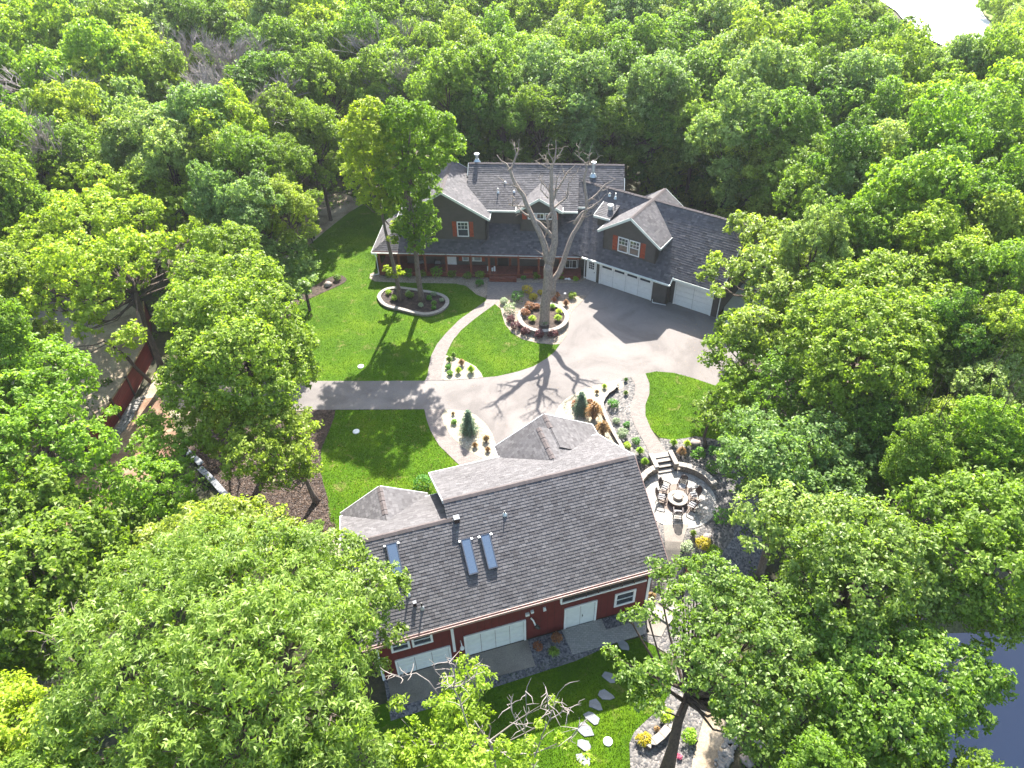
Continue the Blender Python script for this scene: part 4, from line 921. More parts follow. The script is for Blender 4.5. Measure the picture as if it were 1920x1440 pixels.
# ---- deck: each board its own piece, posts, rim, steps
dk = MB(); dk.box(Hp(-17.3,56.62,0.1), Hp(1.05,58.05,0.455)); deck = dk.build('deck', M_POST, house)
nb = 11
for k in range(nb):
    y0 = 56.58 + k*(1.5/nb); mb = MB(); mb.box(Hp(-17.4,y0+0.006,0.46), Hp(1.08,y0+1.5/nb-0.006,0.5+jit(0.002))); mb.build('deck_board', M_PDECK, deck)
mb = MB(); mb.box(Hp(-17.3,58.05,0.3), Hp(-15.05,62.3,0.5)); mb.build('side_deck', M_PDECK, deck)
for s in (-17.2,-14.2,-13.0,-11.06,-8.83,-7.18,-4.53,-2.72,-0.81):
    if s in (-14.2,): s = -15.4
    mb = MB(); mb.box(Hp(s-0.09,56.68,0.5), Hp(s+0.09,56.86,2.3)); p = mb.build('post', M_POST, house)
    mb = MB(); mb.box(Hp(s-0.12,56.65,0.5), Hp(s+0.12,56.89,0.72)); mb.build('post_base', M_POST, p)
mb = MB(); mb.box(Hp(-17.3,56.7,2.12), Hp(1.0,56.84,2.28)); mb.build('porch_beam', M_POST, house)
mb = MB(); mb.box(Hp(-17.7,56.9,2.33), Hp(1.2,58.1,2.36)); mb.build('porch_ceiling', M_POST, house)
for k in range(2):
    mb = MB(); mb.box(Hp(-7.15,56.58-0.3*(k+1),0.0), Hp(-4.7,56.57-0.3*k,0.34-0.17*k)); mb.build('step', M_PDECK if k == 0 else M_POST, house)
# downspouts
def pipe(parent, pts, nm='downspout', m=None, r=0.035):
    mb = MB()
    for a, b in zip(pts[:-1], pts[1:]): mb.beam(a, b, r*2, r*1.6)
    return mb.build(nm, m or M_FASC, parent)
pipe(house, [Hp(-17.55,56.78,2.2), Hp(-17.4,56.65,1.9), Hp(-17.4,56.6,0.2), Hp(-18.1,56.5,0.1)], m=M_WHITE)
pipe(house, [Hp(-7.25,58.0,5.2), Hp(-7.3,58.02,3.3), Hp(-8.1,57.55,2.85)], m=M_HSIDE)
# ---- garage wing
roof_plane(house, [G(-31.5,49.5,2.5), G(-18.95,49.5,2.5), G(-18.95,54.2,7.08), G(-31.5,54.2,7.08)], 0, M_SHH, course=0.20, tab=0.29, th=0.13)
roof_plane(house, [G(-18.95,49.92,2.91), G(-14.75,49.92,2.91), G(-14.75,54.2,7.08), G(-18.95,54.2,7.08)], 0, M_SHH, course=0.20, tab=0.29, th=0.13, fascia=(0,1), fm=M_FASC)
mb = MB(); mb.beam(G(-27.35,49.47,2.42), G(-18.95,49.47,2.42), 0.05, 0.2); mb.beam(G(-18.95,49.47,2.42), G(-18.95,50.05,2.95), 0.05, 0.2); mb.build('fascia', M_FASC, house)
mb = MB(); mb.beam(G(-27.3,49.38,2.48), G(-18.9,49.38,2.48), 0.12, 0.1); mb.build('gutter', M_FASC, house)
roof_plane(house, [G(-14.75,58.9,2.5), G(-31.5,58.9,2.5), G(-31.5,54.2,7.08), G(-14.75,54.2,7.08)], 0, M_SHH, course=0.3, tab=0.4, fascia=(0,3), fm=M_FASC)
ridge(house, G(-33.4,54.2,7.08), G(-14.8,54.2,7.08))
W([G(-27.5,50.03,0), G(-19.3,50.03,0), G(-19.3,50.03,2.7), G(-27.5,50.03,2.7)], gn)
W([G(-19.3,50.03,0), G(-19.3,50.66,0), G(-19.3,50.66,3.1), G(-19.3,50.03,2.8)], gax)
W([G(-19.3,50.66,0), G(-15.0,50.66,0), G(-15.0,50.66,3.2), G(-19.3,50.66,3.2)], gn)
W([G(-15.0,50.66,0), G(-15.0,58.4,0), G(-15.0,58.4,2.7), G(-15.0,54.2,6.95), G(-15.0,50.66,3.4)], gax)
W([G(-15.0,58.4,0), G(-29.5,58.4,0), G(-29.5,58.4,2.7), G(-15.0,58.4,2.7)], tuple(-Vector(gn)))
door(G(-26.62,50.03,0.02), 0.8, 2.0, gax, gn, M_WHITE, rows=3)
gd = garage_door(house, G(-25.7,50.03,0), G(-20.78,50.03,0), 0.0, 2.12, gn, 4, 4, m=M_WHITE, glazed=True)
garage_door(house, G(-18.8,50.66,0), G(-15.62,50.66,0), 0.0, 2.45, gn, 2, 5, m=M_WHITE)
# gable over the double door
roof_plane(house, [G(-26.25,56.5,5.17), G(-26.25,50.05,5.17), G(-23.3,50.05,7.12), G(-23.3,56.5,7.12)], 0, M_SHH, course=0.19, tab=0.27, fascia=(0,1), fm=M_FASC)
roof_plane(house, [G(-20.4,50.05,5.17), G(-20.4,56.5,5.17), G(-23.3,56.5,7.12), G(-23.3,50.05,7.12)], 0, M_SHH, course=0.19, tab=0.27, fascia=(0,3,1), fm=M_FASC)
ridge(house, G(-23.3,50.1,7.12), G(-23.3,56.4,7.12))
W([G(-25.85,50.4,2.4), G(-20.85,50.4,2.4), G(-20.85,50.4,5.4), G(-23.35,50.4,7.02), G(-25.85,50.4,5.4)], gn)
W([G(-20.85,50.4,2.4), G(-20.85,53.5,2.4), G(-20.85,53.5,5.3), G(-20.85,50.4,5.3)], gax)
W([G(-25.85,50.4,2.4), G(-25.85,53.5,2.4), G(-25.85,53.5,5.3), G(-25.85,50.4,5.3)], tuple(-Vector(gax)))
W([G(-20.85,53.9,2.4), G(-20.85,56.2,2.4), G(-20.85,56.2,5.3), G(-20.85,53.9,5.3)], gax)
for u in (-23.93, -22.87): window(house, G(u,50.4,4.28), 0.9, 1.3, gax, gn, cols=3, rows=2, top_only=True, fr=0.08)
for u in (-24.72, -22.08):
    mb = MB()
    for k in (-1,0,1): p = Vector(G(u+k*0.15,50.4,3.6)); mb.beam(p+Vector(gn)*0.02, p+Vector(gn)*0.02+Vector((0,0,1.38)), 0.14, 0.03, up=gn)
    for z in (3.9, 4.6): a = Vector(G(u-0.22,50.36,z)); b = Vector(G(u+0.22,50.36,z)); mb.beam(a, b, 0.08, 0.03, up=(0,0,1))
    mb.build('shutter', M_SHUT, house)
# little shed dormer on its left
roof_plane(house, [G(-27.5,51.5,5.6), G(-25.9,51.5,5.6), G(-25.9,53.4,6.2), G(-27.5,53.4,6.2)], 0, M_SHH, course=0.19, tab=0.27, fascia=(0,3), fm=M_FASC)
W([G(-27.2,51.7,4.2), G(-25.9,51.7,4.2), G(-25.9,51.7,5.58), G(-27.2,51.7,5.58)], gn); W([G(-27.2,51.7,4.2), G(-27.2,53.0,5.5), G(-27.2,53.0,6.0), G(-27.2,51.7,5.58)], tuple(-Vector(gax)))
# window in the far gable wall with shutters
gx = Vector((-ks_, kc_, 0))
window(house, G(-15.0,55.0,2.6), 1.1, 1.3, gx, gax, cols=2, rows=2, fr=0.09)
for v in (54.1, 55.9):
    p = Vector(G(-14.96,v,1.95)); mb = MB(); mb.beam(p, p+Vector((0,0,1.35)), 0.4, 0.04, up=gax); mb.build('shutter', M_SHUT, house)
pipe(house, [G(-14.85,50.0,2.85), G(-14.9,50.55,2.4), G(-14.9,50.5,0.15), G(-14.6,50.2,0.08)], m=M_WHITE)
pipe(house, [G(-19.25,49.95,0.12), G(-20.4,49.75,0.08), G(-20.45,49.75,0.4)], m=M_WHITE, r=0.03)
pipe(house, [G(-27.35,49.5,2.4), G(-27.3,49.95,2.1), G(-27.3,49.95,0.05)], m=M_WHITE)
# roof furniture
def sh(s, t): return 5.5+0.556*(t-59.1)
for s, t, h, m in ((-6.57,60.74,0.42,M_IVORY),(-6.0,61.64,0.12,M_IVORY),(-5.13,60.81,0.1,M_BLACK)): vent_pipe(house, Hp(s,t,sh(s,t)), h, 0.05, m, flash=M_WHITE, cone=0.14)
def wg(u, v): return G(u, v, 2.5+0.975*(v-49.5))
vent_pipe(house, wg(-27.22,53.69), 0.25, 0.07, M_BLACK); vent_pipe(house, wg(-26.6,53.62), 0.5, 0.06, M_IVORY)
p = Vector(G(-26.5,52.6,5.95)); mb = MB(); mb.tube([p, p+Vector((0,0,0.32)), p+Vector((0,0,0.36))], [0.2,0.2,0.05], 14); mb.build('round_vent', M_GALV, house)
mb = MB(); mb.tube([p+Vector((0,0,0.37)), p+Vector((0,0,0.44)), p+Vector((0,0,0.47))], [0.26,0.26,0.08], 14); mb.build('vent_cap', M_WHITE, house)
for (s, t, z, h) in ((1.86,62.41,7.3,1.15),(-8.72,63.7,7.95,0.6)):
    p = Vector(Hp(s,t,z)); mb = MB(); mb.tube([p, p+Vector((0,0,h))], 0.14, 10); f_ = mb.build('flue', M_GALV, house)
    mb = MB(); mb.tube([p+Vector((0,0,h)), p+Vector((0,0,h+0.1)), p+Vector((0,0,h+0.2)), p+Vector((0,0,h+0.24))], [0.14,0.24,0.24,0.06], 10); mb.build('flue_cap', M_WHITE, f_)
    mb = MB(); mb.tube([p, p+Vector((0,0,0.3))], [0.34,0.16], 10); mb.build('flashing', M_GALV, f_)
# ------------------------------------------------------------------ furniture and fittings
def patio_chair():
    r = thing('patio_chair', '', 'chair')
    mb = MB(); mb.box((-0.25,-0.22,0.40), (0.25,0.23,0.44)); mb.build('seat', M_CUSH, r)
    fr = MB()
    for s in (-1,1): fr.tube([(s*0.25,0.22,0.42), (s*0.26,0.36,0.72), (s*0.22,0.45,1.0), (s*0.1,0.48,1.08), (0,0.48,1.1)], 0.035, 6)
    bk = fr.build('backrest', M_BRN, r)
    for k in range(-3,4):
        mb = MB(); x = k*0.062; mb.beam((x,0.24,0.45), (x*0.9,0.46,1.07-abs(k)*0.02), 0.05, 0.018, up=(0,1,0)); mb.build('slat', M_BRN, bk)
    for s in (-1,1):
        mb = MB(); mb.tube([(s*0.30,0.34,0.66), (s*0.32,0.0,0.68), (s*0.32,-0.26,0.66), (s*0.31,-0.3,0.6)], 0.042, 6); mb.build('armrest', M_BRN, r)
        mb = MB(); mb.tube([(s*0.31,-0.3,0.62), (s*0.30,-0.26,0.3), (s*0.31,-0.33,0.0)], 0.028, 6); mb.build('leg', M_BRN, r)
        mb = MB(); mb.tube([(s*0.29,0.3,0.68), (s*0.28,0.22,0.35), (s*0.30,0.36,0.0)], 0.028, 6); mb.build('leg', M_BRN, r)
    mb = MB(); mb.beam((-0.3,-0.26,0.3), (0.3,-0.26,0.3), 0.03, 0.03); mb.build('stretcher', M_BRN, r)
    return r
def copy_tree(o, parent=None):
    c = o.copy(); COL.objects.link(c); c.parent = parent
    for ch in list(o.children): copy_tree(ch, c)
    return c
PIT = Vector((10.36, 30.62, -0.42))
CHAIRS = [(1246,914,'brown patio chair at the upper left of the fire pit, seen side on'),(1279,912,'brown patio chair at the top of the fire pit, back to the wall'),
          (1240,932,'brown patio chair at the far left of the fire pit'),(1301,928,'brown patio chair right of the fire pit, nearest the shaded pavers'),
          (1298,947,'brown patio chair at the lower right of the fire pit'),(1271,962,'brown patio chair at the bottom of the fire pit, its back towards the camera')]
proto = patio_chair()
for k, (px, py, lab) in enumerate(CHAIRS):
    c = proto if k == 0 else copy_tree(proto)
    p = at(px, py, -0.1); p.z = -0.42; d = p-PIT; c.location = p; c.rotation_euler.z = math.atan2(d.y, d.x)-math.pi/2+(0.35 if k == 0 else -0.2 if k == 2 else 0)
    c.scale = (0.88,)*3; tag(c, lab, 'chair', 'patio chairs round the fire pit')
fp = thing('fire_pit', 'round tan block fire pit with pale cap in the patio centre', 'fire pit', PIT)
block_ring(fp, circle((PIT.x, PIT.y), 0.52), PIT.z, PIT.z+0.34, 0.2, M_BLOCKD, M_CAPST, blk=0.25, courses=3, cap=0.45, capw=0.3, caps=False)
mb = MB(); prof = [(0.40,0.30),(0.64,0.30),(0.66,0.34),(0.64,0.38),(0.40,0.38)]; nn_ = 36
for k in range(nn_):
    a, b = 6.28319*k/nn_, 6.28319*(k+1)/nn_
    for q in range(len(prof)):
        (r0_, z0_), (r1_, z1_) = prof[q-1], prof[q]; mb.face([(r0_*math.cos(a),r0_*math.sin(a),z0_),(r0_*math.cos(b),r0_*math.sin(b),z0_),(r1_*math.cos(b),r1_*math.sin(b),z1_),(r1_*math.cos(a),r1_*math.sin(a),z1_)])
mb.build('cap_ring', M_CAPST, fp)
mb = MB(); mb.tube([(0,0,0.0),(0,0,0.33)], 0.42, 24); mb.build('fire_bowl', M_CAPST, fp)
mb = MB(); mb.tube([(0,0,0.34),(0,0,0.5),(0,0,0.54)], [0.3,0.3,0.27], 24); mb.build('lid', M_CAPST, fp)
def hplace(o, s, t, z, rz=0):
    x, y = hw(s, t); o.location = (x, y, z); o.rotation_euler.z = HY+rz
# porch bench, black chairs, swing, lanterns, mat box
def porch_chair(lab):
    r = thing('porch_chair', lab, 'chair', group='chairs on the porch')
    mb = MB(); mb.box((-0.27,-0.26,0.40), (0.27,0.26,0.46)); mb.build('seat', M_BLACK, r)
    mb = MB(); mb.box((-0.25,-0.24,0.46), (0.25,0.22,0.5)); mb.build('cushion', M_CUSH, r)
    mb = MB()
    for k in range(-3,4): mb.beam((k*0.08,0.26,0.46), (k*0.085,0.36,1.0), 0.03, 0.02, up=(0,1,0))
    mb.beam((-0.28,0.36,1.0), (0.28,0.36,1.0), 0.05, 0.04); mb.build('backrest', M_BLACK, r)
    for sx in (-1,1):
        for sy in (-1,1): mb = MB(); mb.beam((sx*0.25,sy*0.24,0), (sx*0.25,sy*0.24,0.42), 0.04, 0.04); mb.build('leg', M_BLACK, r)
        mb = MB(); mb.beam((sx*0.28,0.28,0.66), (sx*0.28,-0.24,0.66), 0.05, 0.03); mb.build('armrest', M_BLACK, r)
    return r
hplace(porch_chair('black porch chair with pale cushion just left of the white porch door'), -12.0, 57.6, 0.5)
hplace(porch_chair('black porch chair beside the right yard tree trunk, porch left part'), -13.6, 57.6, 0.5, 0.3)
sw = thing('porch_swing', 'white framed porch swing seat near the right end of the porch', 'swing')
hplace(sw, 0.15, 57.5, 0.5)
mb = MB(); mb.box((-0.5,-0.22,0.42), (0.5,0.2,0.46)); mb.build('seat', M_BLACK, sw)
mb = MB()
for a, b in (((-0.5,-0.25,0.4),(0.5,-0.25,0.4)),((-0.5,0.25,0.9),(0.5,0.25,0.9)),((-0.5,-0.25,0.4),(-0.5,0.25,0.9)),((0.5,-0.25,0.4),(0.5,0.25,0.9)),((0.1,-0.25,0.4),(0.1,0.25,0.9)),((-0.1,-0.25,0.4),(-0.1,0.25,0.9)),((-0.5,-0.25,0.65),(-0.5,0.0,0.4)),((0.5,-0.25,0.65),(0.5,0.0,0.4))): mb.tube([a, b], 0.022, 6)
mb.build('seat_frame', M_WHITE, sw)
for s in (-0.62, 0.62): mb = MB(); mb.tube([(s,-0.1,0.3), (s,-0.1,1.7), (s*0.6,-0.1,1.8)], 0.022, 6); mb.build('hanger', M_WHITE, sw)
bn = thing('doormat_box', 'small red slatted box on the deck right of the steps', 'box'); hplace(bn, -3.7, 56.95, 0.5)
for k in range(4): mb = MB(); mb.box((-0.42,-0.18+k*0.095,0.02), (0.42,-0.1+k*0.095,0.2+k*0.02)); mb.build('slat', M_POST, bn)
for s, h, lab in ((-7.35,0.5,'tall white lantern on the deck beside the steps post'),(-6.95,0.35,'short white lantern on the deck, second from the post'),(-6.75,0.5,'white lantern on the deck, nearest the dark front door')):
    l = thing('lantern', lab, 'lantern'); hplace(l, s, 57.1, 0.5); mb = MB(); mb.tube([(0,0,0),(0,0,h*0.8)], 0.08, 8); mb.build('body', M_WHITE, l); mb = MB(); mb.tube([(0,0,h*0.8),(0,0,h)], [0.1,0.02], 8); mb.build('cap', M_WHITE, l)
# solar path light in the island
p = on(1059, 562); pl_ = thing('path_light', 'small white topped path light in the island gravel', 'garden light', (p.x, p.y, 0.06))
mb = MB(); mb.tube([(0,0,0),(0,0,0.55)], 0.015, 6); mb.build('stake', M_BLACK, pl_); mb = MB(); mb.tube([(0,0,0.55),(0,0,0.6),(0,0,0.66)], [0.1,0.1,0.03], 10); mb.build('head', M_WHITE, pl_)
# bench-like crate by the woods, upper left, and lumber
p = on(574, 452); cr = thing('garden_cart', 'small dark slatted crate under the tree at the lawn edge', 'crate', (p.x, p.y, 0))
for k in range(5): mb = MB(); mb.box((-0.8,-0.5+k*0.22,0.55), (0.8,-0.32+k*0.22,0.6)); mb.build('slat', M_BRN, cr)
for sx in (-0.72,0.72):
    for sy in (-0.42,0.42): mb = MB(); mb.box((sx-0.05,sy-0.05,0), (sx+0.05,sy+0.05,0.55)); mb.build('leg', M_BLACK, cr)
p = on(60, 612); lp = thing('lumber_pile', 'small stack of sawn boards in the woods at the left edge', 'lumber', (p.x, p.y, 0.0), R_(4))
for k in range(6): mb = MB(); mb.box((-1.4+jit(.1),-0.5+0.3*(k % 3),0.05+0.12*(k//3)), (1.4+jit(.1),-0.25+0.3*(k % 3),0.15+0.12*(k//3))); mb.build('board', M_WOOD, lp)
def atY(px, py, Y):
    d = ray(px, py); return Vector((0,0,CH)) + d*(Y/d.y)
# ------------------------------------------------------------------ foliage
def unit(n): v = RNG.normal(size=(n, 3)); return v/np.linalg.norm(v, axis=1, keepdims=True)
def leaf_mesh(name, C, Nn, L, Wd, tint, m):
    """one four-cornered leaf per centre, lying across its normal"""
    n = len(C); a = np.cross(Nn, unit(n)); a /= np.linalg.norm(a, axis=1, keepdims=True)+1e-9; b = np.cross(Nn, a)
    L = np.broadcast_to(np.asarray(L, float), (n,))[:, None]; Wd = np.broadcast_to(np.asarray(Wd, float), (n,))[:, None]
    lift = Nn*L*0.12
    V = np.stack([C-a*L*0.5-lift, C-b*Wd*0.5+lift, C+a*L*0.5-lift, C+b*Wd*0.5+lift], 1).reshape(-1, 3).astype(np.float32)
    me = bpy.data.meshes.new(name); me.vertices.add(4*n); me.vertices.foreach_set('co', V.ravel())
    me.loops.add(4*n); me.loops.foreach_set('vertex_index', np.arange(4*n, dtype=np.int32))
    me.polygons.add(n); me.polygons.foreach_set('loop_start', np.arange(0, 4*n, 4, dtype=np.int32)); me.polygons.foreach_set('loop_total', np.full(n, 4, dtype=np.int32))
    at_ = me.attributes.new('tint', 'FLOAT', 'FACE'); at_.data.foreach_set('value', np.clip(tint, 0, 1).astype(np.float32))
    me.materials.append(m); me.update(); return me
def leaves_on_lobes(lobes, dens, clump_r, per, lsize, up=0.35, openness=0.0):
    """lobes: (x,y,z,r[,rz]); leaves gather in clumps on the outer shells"""
    LB = np.array([(l[0], l[1], l[2], l[3], l[4] if len(l) > 4 else l[3]*0.8) for l in lobes]); cen = LB[:, :3].mean(0)
    Cs, Ns, Ts = [], [], []
    for i, (x, y, z, r, rz) in enumerate(LB):
        k = max(4, int(dens*r*r)); d = unit(k*2); d = d[d[:, 2] > -0.55][:k]; k = len(d)
        rad = np.where(RNG.random(k) < 0.8, RNG.uniform(0.82, 1.1, k), RNG.uniform(0.35, 0.85, k))[:, None]
        p = np.array([x, y, z]) + d*rad*np.array([r, r, rz])
        keep = np.ones(k, bool)
        for j in range(len(LB)):
            if j == i: continue
            q = (p-LB[j, :3])/np.array([LB[j, 3], LB[j, 3], LB[j, 4]]); keep &= ~((q*q).sum(1) < 0.50)
        keep |= RNG.random(k) < 0.10
        if openness: keep &= RNG.random(k) > openness
        p, d = p[keep], d[keep]; n = len(p)
        if not n: continue
        lt = RNG.normal(0, 0.06); ct = RNG.normal(0, 0.13, n)
        cr = clump_r*RNG.uniform(0.6, 1.3, n)
        pp = np.repeat(p, per, 0) + unit(n*per)*(RNG.random((n*per, 1))**0.5)*np.repeat(cr, per)[:, None]*np.array([1, 1, 0.7])
        nn = np.repeat(d, per, 0)*0.45 + np.array([0, 0, up]) + unit(n*per)*0.55; nn /= np.linalg.norm(nn, axis=1, keepdims=True)
        Cs.append(pp); Ns.append(nn); Ts.append(np.repeat(ct+lt, per)+RNG.normal(0.5, 0.16, n*per))
    return np.concatenate(Cs), np.concatenate(Ns), np.concatenate(Ts)
def limb_mesh(name, base, lobes, r0, m, seed=0, low=0.35, lean=None, path=None):
    """tapered trunk that forks into a limb for most lobes"""
    rs = random.Random(seed); base = Vector(base); c = Vector((sum(l[0] for l in lobes)/len(lobes), sum(l[1] for l in lobes)/len(lobes), sum(l[2] for l in lobes)/len(lobes)))
    fork = base.lerp(c, low+0.2) + Vector((rs.uniform(-.3,.3), rs.uniform(-.3,.3), 0)); fork.z = base.z+(c.z-base.z)*(low+0.25)
    top = c + Vector((0, 0, (c.z-base.z)*0.1)); mb = MB()
    pts = [base-Vector((0,0,0.3)), base+Vector((0,0,0.25)), base.lerp(fork, 0.4)+Vector((rs.uniform(-.15,.15), rs.uniform(-.15,.15), 0)), fork, fork.lerp(top, 0.5)+Vector((rs.uniform(-.4,.4), rs.uniform(-.4,.4), 0)), top]
    if path:
        fork = path[-2]; top = path[-1]; mb.tube(path+[path[-1].lerp(c, .6)], [r0*(1.25 if k == 0 else 1-0.7*k/len(path)) for k in range(len(path))]+[r0*.15], 9)
    else: mb.tube(pts, [r0*1.35, r0*1.05, r0*0.88, r0*0.75, r0*0.42, r0*0.16], 8)
    for l in lobes:
        if rs.random() > 0.75: continue
        q = Vector(l[:3]); s = fork.lerp(top, rs.uniform(0, 0.75)); m1 = s.lerp(q, 0.5)+Vector((rs.uniform(-.3,.3), rs.uniform(-.3,.3), -0.15*(q-s).length+rs.uniform(-.2,.3)))
        r = r0*rs.uniform(0.25, 0.42); mb.tube([s, m1, q], [r, r*0.6, r*0.15], 5, cap=False)
        for _ in range(2):
            e = q+Vector((rs.uniform(-1,1), rs.uniform(-1,1), rs.uniform(-.2,.9)))*l[3]*0.9; s2 = m1.lerp(q, rs.uniform(0.1, 0.9)); mb.tube([s2, s2.lerp(e, 0.5)+Vector((0,0,-0.1)), e], [r*0.4, r*0.2, 0.012], 4, cap=False)
    me = bpy.data.meshes.new(name); me.from_pydata(mb.v, [], mb.f); me.materials.append(m); me.polygons.foreach_set('use_smooth', [True]*len(me.polygons)); return me
LEAF = {'m': L_MID, 'y': L_YEL, 'p': L_PALE, 'd': L_DARK, 'o': L_OAK}
WORD = {'m': 'mid green', 'y': 'yellow green', 'p': 'pale grey green', 'd': 'deep green', 'o': 'glossy green', 'b': 'bare grey'}
# six crowns to copy from, radius 4.5 m, base at the origin
PROTO = []
for i in range(9):
    rs = random.Random(40+i); lobes = []
    n = rs.choice([17, 22, 28]); tall = rs.uniform(0.8, 1.3)
    for k in range(n):
        a = 2.4*k+rs.uniform(-.5,.5); f = (k+0.5)/n; rr = 3.35*math.sqrt(f)*rs.uniform(0.8, 1.12)
        z = 9.6+2.4*tall*(1-(rr/3.9)**2)+rs.uniform(-1.7, 1.1); r = rs.uniform(0.6, 1.65)
        lobes.append((rr*math.cos(a), rr*math.sin(a), z, r, r*rs.uniform(0.75,1.05)))
    for k in range(8):
        a = rs.uniform(0, 6.28); rr = rs.uniform(2.2, 3.3); lobes.append((rr*math.cos(a), rr*math.sin(a), rs.uniform(5.2, 8.2), rs.uniform(0.9, 1.5)))
    C, Nn, T = leaves_on_lobes(lobes, 52, 0.32, 15, 0.25)
    n = len(C); me = leaf_mesh('crown', C, Nn, RNG.uniform(0.17, 0.30, n), RNG.uniform(0.11, 0.18, n), T, L_MID)
    PROTO.append((me, limb_mesh('trunk', (0,0,0), lobes, 0.24, M_BARKD, i)))
def twig_tree(seed, H_=11.0, spread=3.4, depth=5, r0=0.16, n0=8, twigs=6):
    """leafless tree: limbs divide into a haze of fine twigs"""
    rs = random.Random(seed); mb = MB()
    def grow(p, d, L, r, k):
        mid = p+d*L*0.5+Vector((rs.uniform(-1,1), rs.uniform(-1,1), rs.uniform(-.5,1)))*L*0.07; e = p+d*L
        mb.tube([p, mid, e], [r, r*0.8, r*0.6], 4 if k < depth-1 else 3, cap=False)
        if k == 0: return
        for _ in range(3 if k > 1 else twigs):
            nd = (d+Vector((rs.uniform(-1,1), rs.uniform(-1,1), rs.uniform(-.35,.75)))*0.75).normalized(); grow(p.lerp(e, rs.uniform(0.45, 1.0)), nd, L*rs.uniform(0.55, 0.8), max(0.014, r*0.55), k-1)
    b = Vector((0,0,H_*0.38)); mb.tube([(0,0,-0.2), (0.1,0,H_*0.2), b], [r0*1.4, r0*1.1, r0], 7)
    for k in range(n0):
        a = 6.28*k/n0+rs.uniform(-.4,.4); grow(b, Vector((math.cos(a)*spread/H_*1.6, math.sin(a)*spread/H_*1.6, rs.uniform(0.7,1.1))).normalized(), H_*0.24, r0*0.55, depth-1)
    me = bpy.data.meshes.new('branches'); me.from_pydata(mb.v, [], mb.f); me.materials.append(M_TWIG); return me
BARE = [twig_tree(3), twig_tree(9)]
ORD = ['first','second','third','fourth','fifth','sixth','seventh','eighth','ninth','tenth','eleventh','twelfth','thirteenth','fourteenth','fifteenth','sixteenth','seventeenth','eighteenth','nineteenth','twentieth','twenty-first','twenty-second','twenty-third','twenty-fourth','twenty-fifth','twenty-sixth','twenty-seventh','twenty-eighth','twenty-ninth','thirtieth','thirty-first','thirty-second','thirty-third']
TC = [0]
def wild_tree(px, py, r, kind, label, zc=9.5, group='trees of the surrounding wood'):
    TC[0] += 1; rs = random.Random(TC[0]*17)
    if kind == 'b': zc += 2.5; r *= 1.35
    else: zc += rs.uniform(-1.6, 1.6)
    P = at(px, py, zc); dist = (P-Vector((0,0,CH))).length
    # keep clear of the house
    s = P.x*hc+P.y*hs; t = -P.x*hs+P.y*hc
    if -19 < s < 12 and 52 < t < 70.5: P = atY(px, py, P.y+70.5-t); zc = P.z
    u_, v_ = P.x*math.cos(R_(-35.5))+P.y*math.sin(R_(-35.5)), -P.x*math.sin(R_(-35.5))+P.y*math.cos(R_(-35.5))
    if -32 < u_ < -12 and 48 < v_ < 61.5: P = atY(px, py, P.y+(61.5-v_)/0.81); zc = P.z
    R = r*dist/CF; g = height(P.x, P.y); sxy = R/4.0*1.08; sz = (zc-g)/9.9
    rt_ = thing('tree' if kind != 'b' else 'bare_tree', label, 'tree' if kind != 'b' else 'bare tree', (P.x, P.y, g), rs.uniform(0, 6.28), group)
    if kind == 'b':
        link('branches', BARE[TC[0] % 2], rt_, sc=(sxy*1.3, sxy*1.3, sz*1.2)); return rt_
    i = rs.randrange(len(PROTO)); sz *= rs.uniform(0.92, 1.1)
    vz = sxy*rs.uniform(0.95, 1.35); ex = rs.uniform(0.88, 1.15)
    link('trunk', PROTO[i][1], rt_, sc=(sxy, sxy, (zc-g)/9.6)); cr_ = link('crown', PROTO[i][0], rt_, loc=(0, 0, (zc-g)-9.6*vz), sc=(sxy*ex, sxy/ex, vz)); cr_.material_slots[0].link = 'OBJECT'; cr_.material_slots[0].material = LEAF[kind]
    return rt_
def row(phrase, spec, zc=9.5, py0=None):
    items = []
    for tok in spec.split():
        f = tok.split(','); items.append((float(f[0]), float(f[1]), float(f[2]), f[3]))
    items.sort()
    for k, (px, py, r, kd) in enumerate(items):
        size = 'small' if r < 45 else 'broad' if r > 58 else 'rounded'
        wd = WORD[kd]+(' tree' if kd != 'b' else ' leafless tree')
        wild_tree(px, py, r*1.12, kd, f'{size} {wd}, {ORD[k]} from left {phrase}', zc)
row('along the top edge', '-30,5,45,m 20,8,42,y 75,5,42,d 130,12,45,p 190,5,42,m 235,10,40,d 290,8,45,p 345,5,42,m 405,15,45,d 455,5,42,p 520,8,42,y 575,5,42,d 635,12,45,p 700,8,42,y 760,5,40,p 820,10,42,y 880,5,42,m 940,5,42,m 1000,8,45,y 1060,5,42,d 1120,8,42,m 1180,5,42,y 1240,10,42,y 1300,5,42,m 1370,8,42,p 1430,12,45,m 1500,5,42,y 1565,16,42,p 1612,40,30,m')
row('just beyond the top edge', '-20,-45,50,m 100,-42,50,d 220,-45,50,p 330,-42,50,m 450,-45,50,y 560,-42,50,m 680,-45,50,d 800,-42,50,m 900,-45,50,y 1010,-42,50,m 1120,-45,50,d 1230,-42,50,p 1340,-45,50,m 1450,-42,50,y 1540,-42,50,p')
row('in the second row from the top', '0,62,50,m 60,58,60,y 130,55,50,p 195,62,45,y 240,50,40,m 310,60,55,p 355,48,35,m 405,62,45,d 460,55,40,m 520,60,50,p 590,62,60,y 650,50,45,p 700,60,42,y 750,78,45,b 810,55,45,m 870,60,48,y 935,50,50,d 1000,62,48,y 1060,55,45,m 1120,60,50,y 1180,55,50,p 1240,62,45,p 1300,52,50,d 1370,60,50,m 1430,55,45,p 1500,62,50,m 1560,62,50,m 1618,85,42,d 1662,100,36,d 1700,118,32,m')
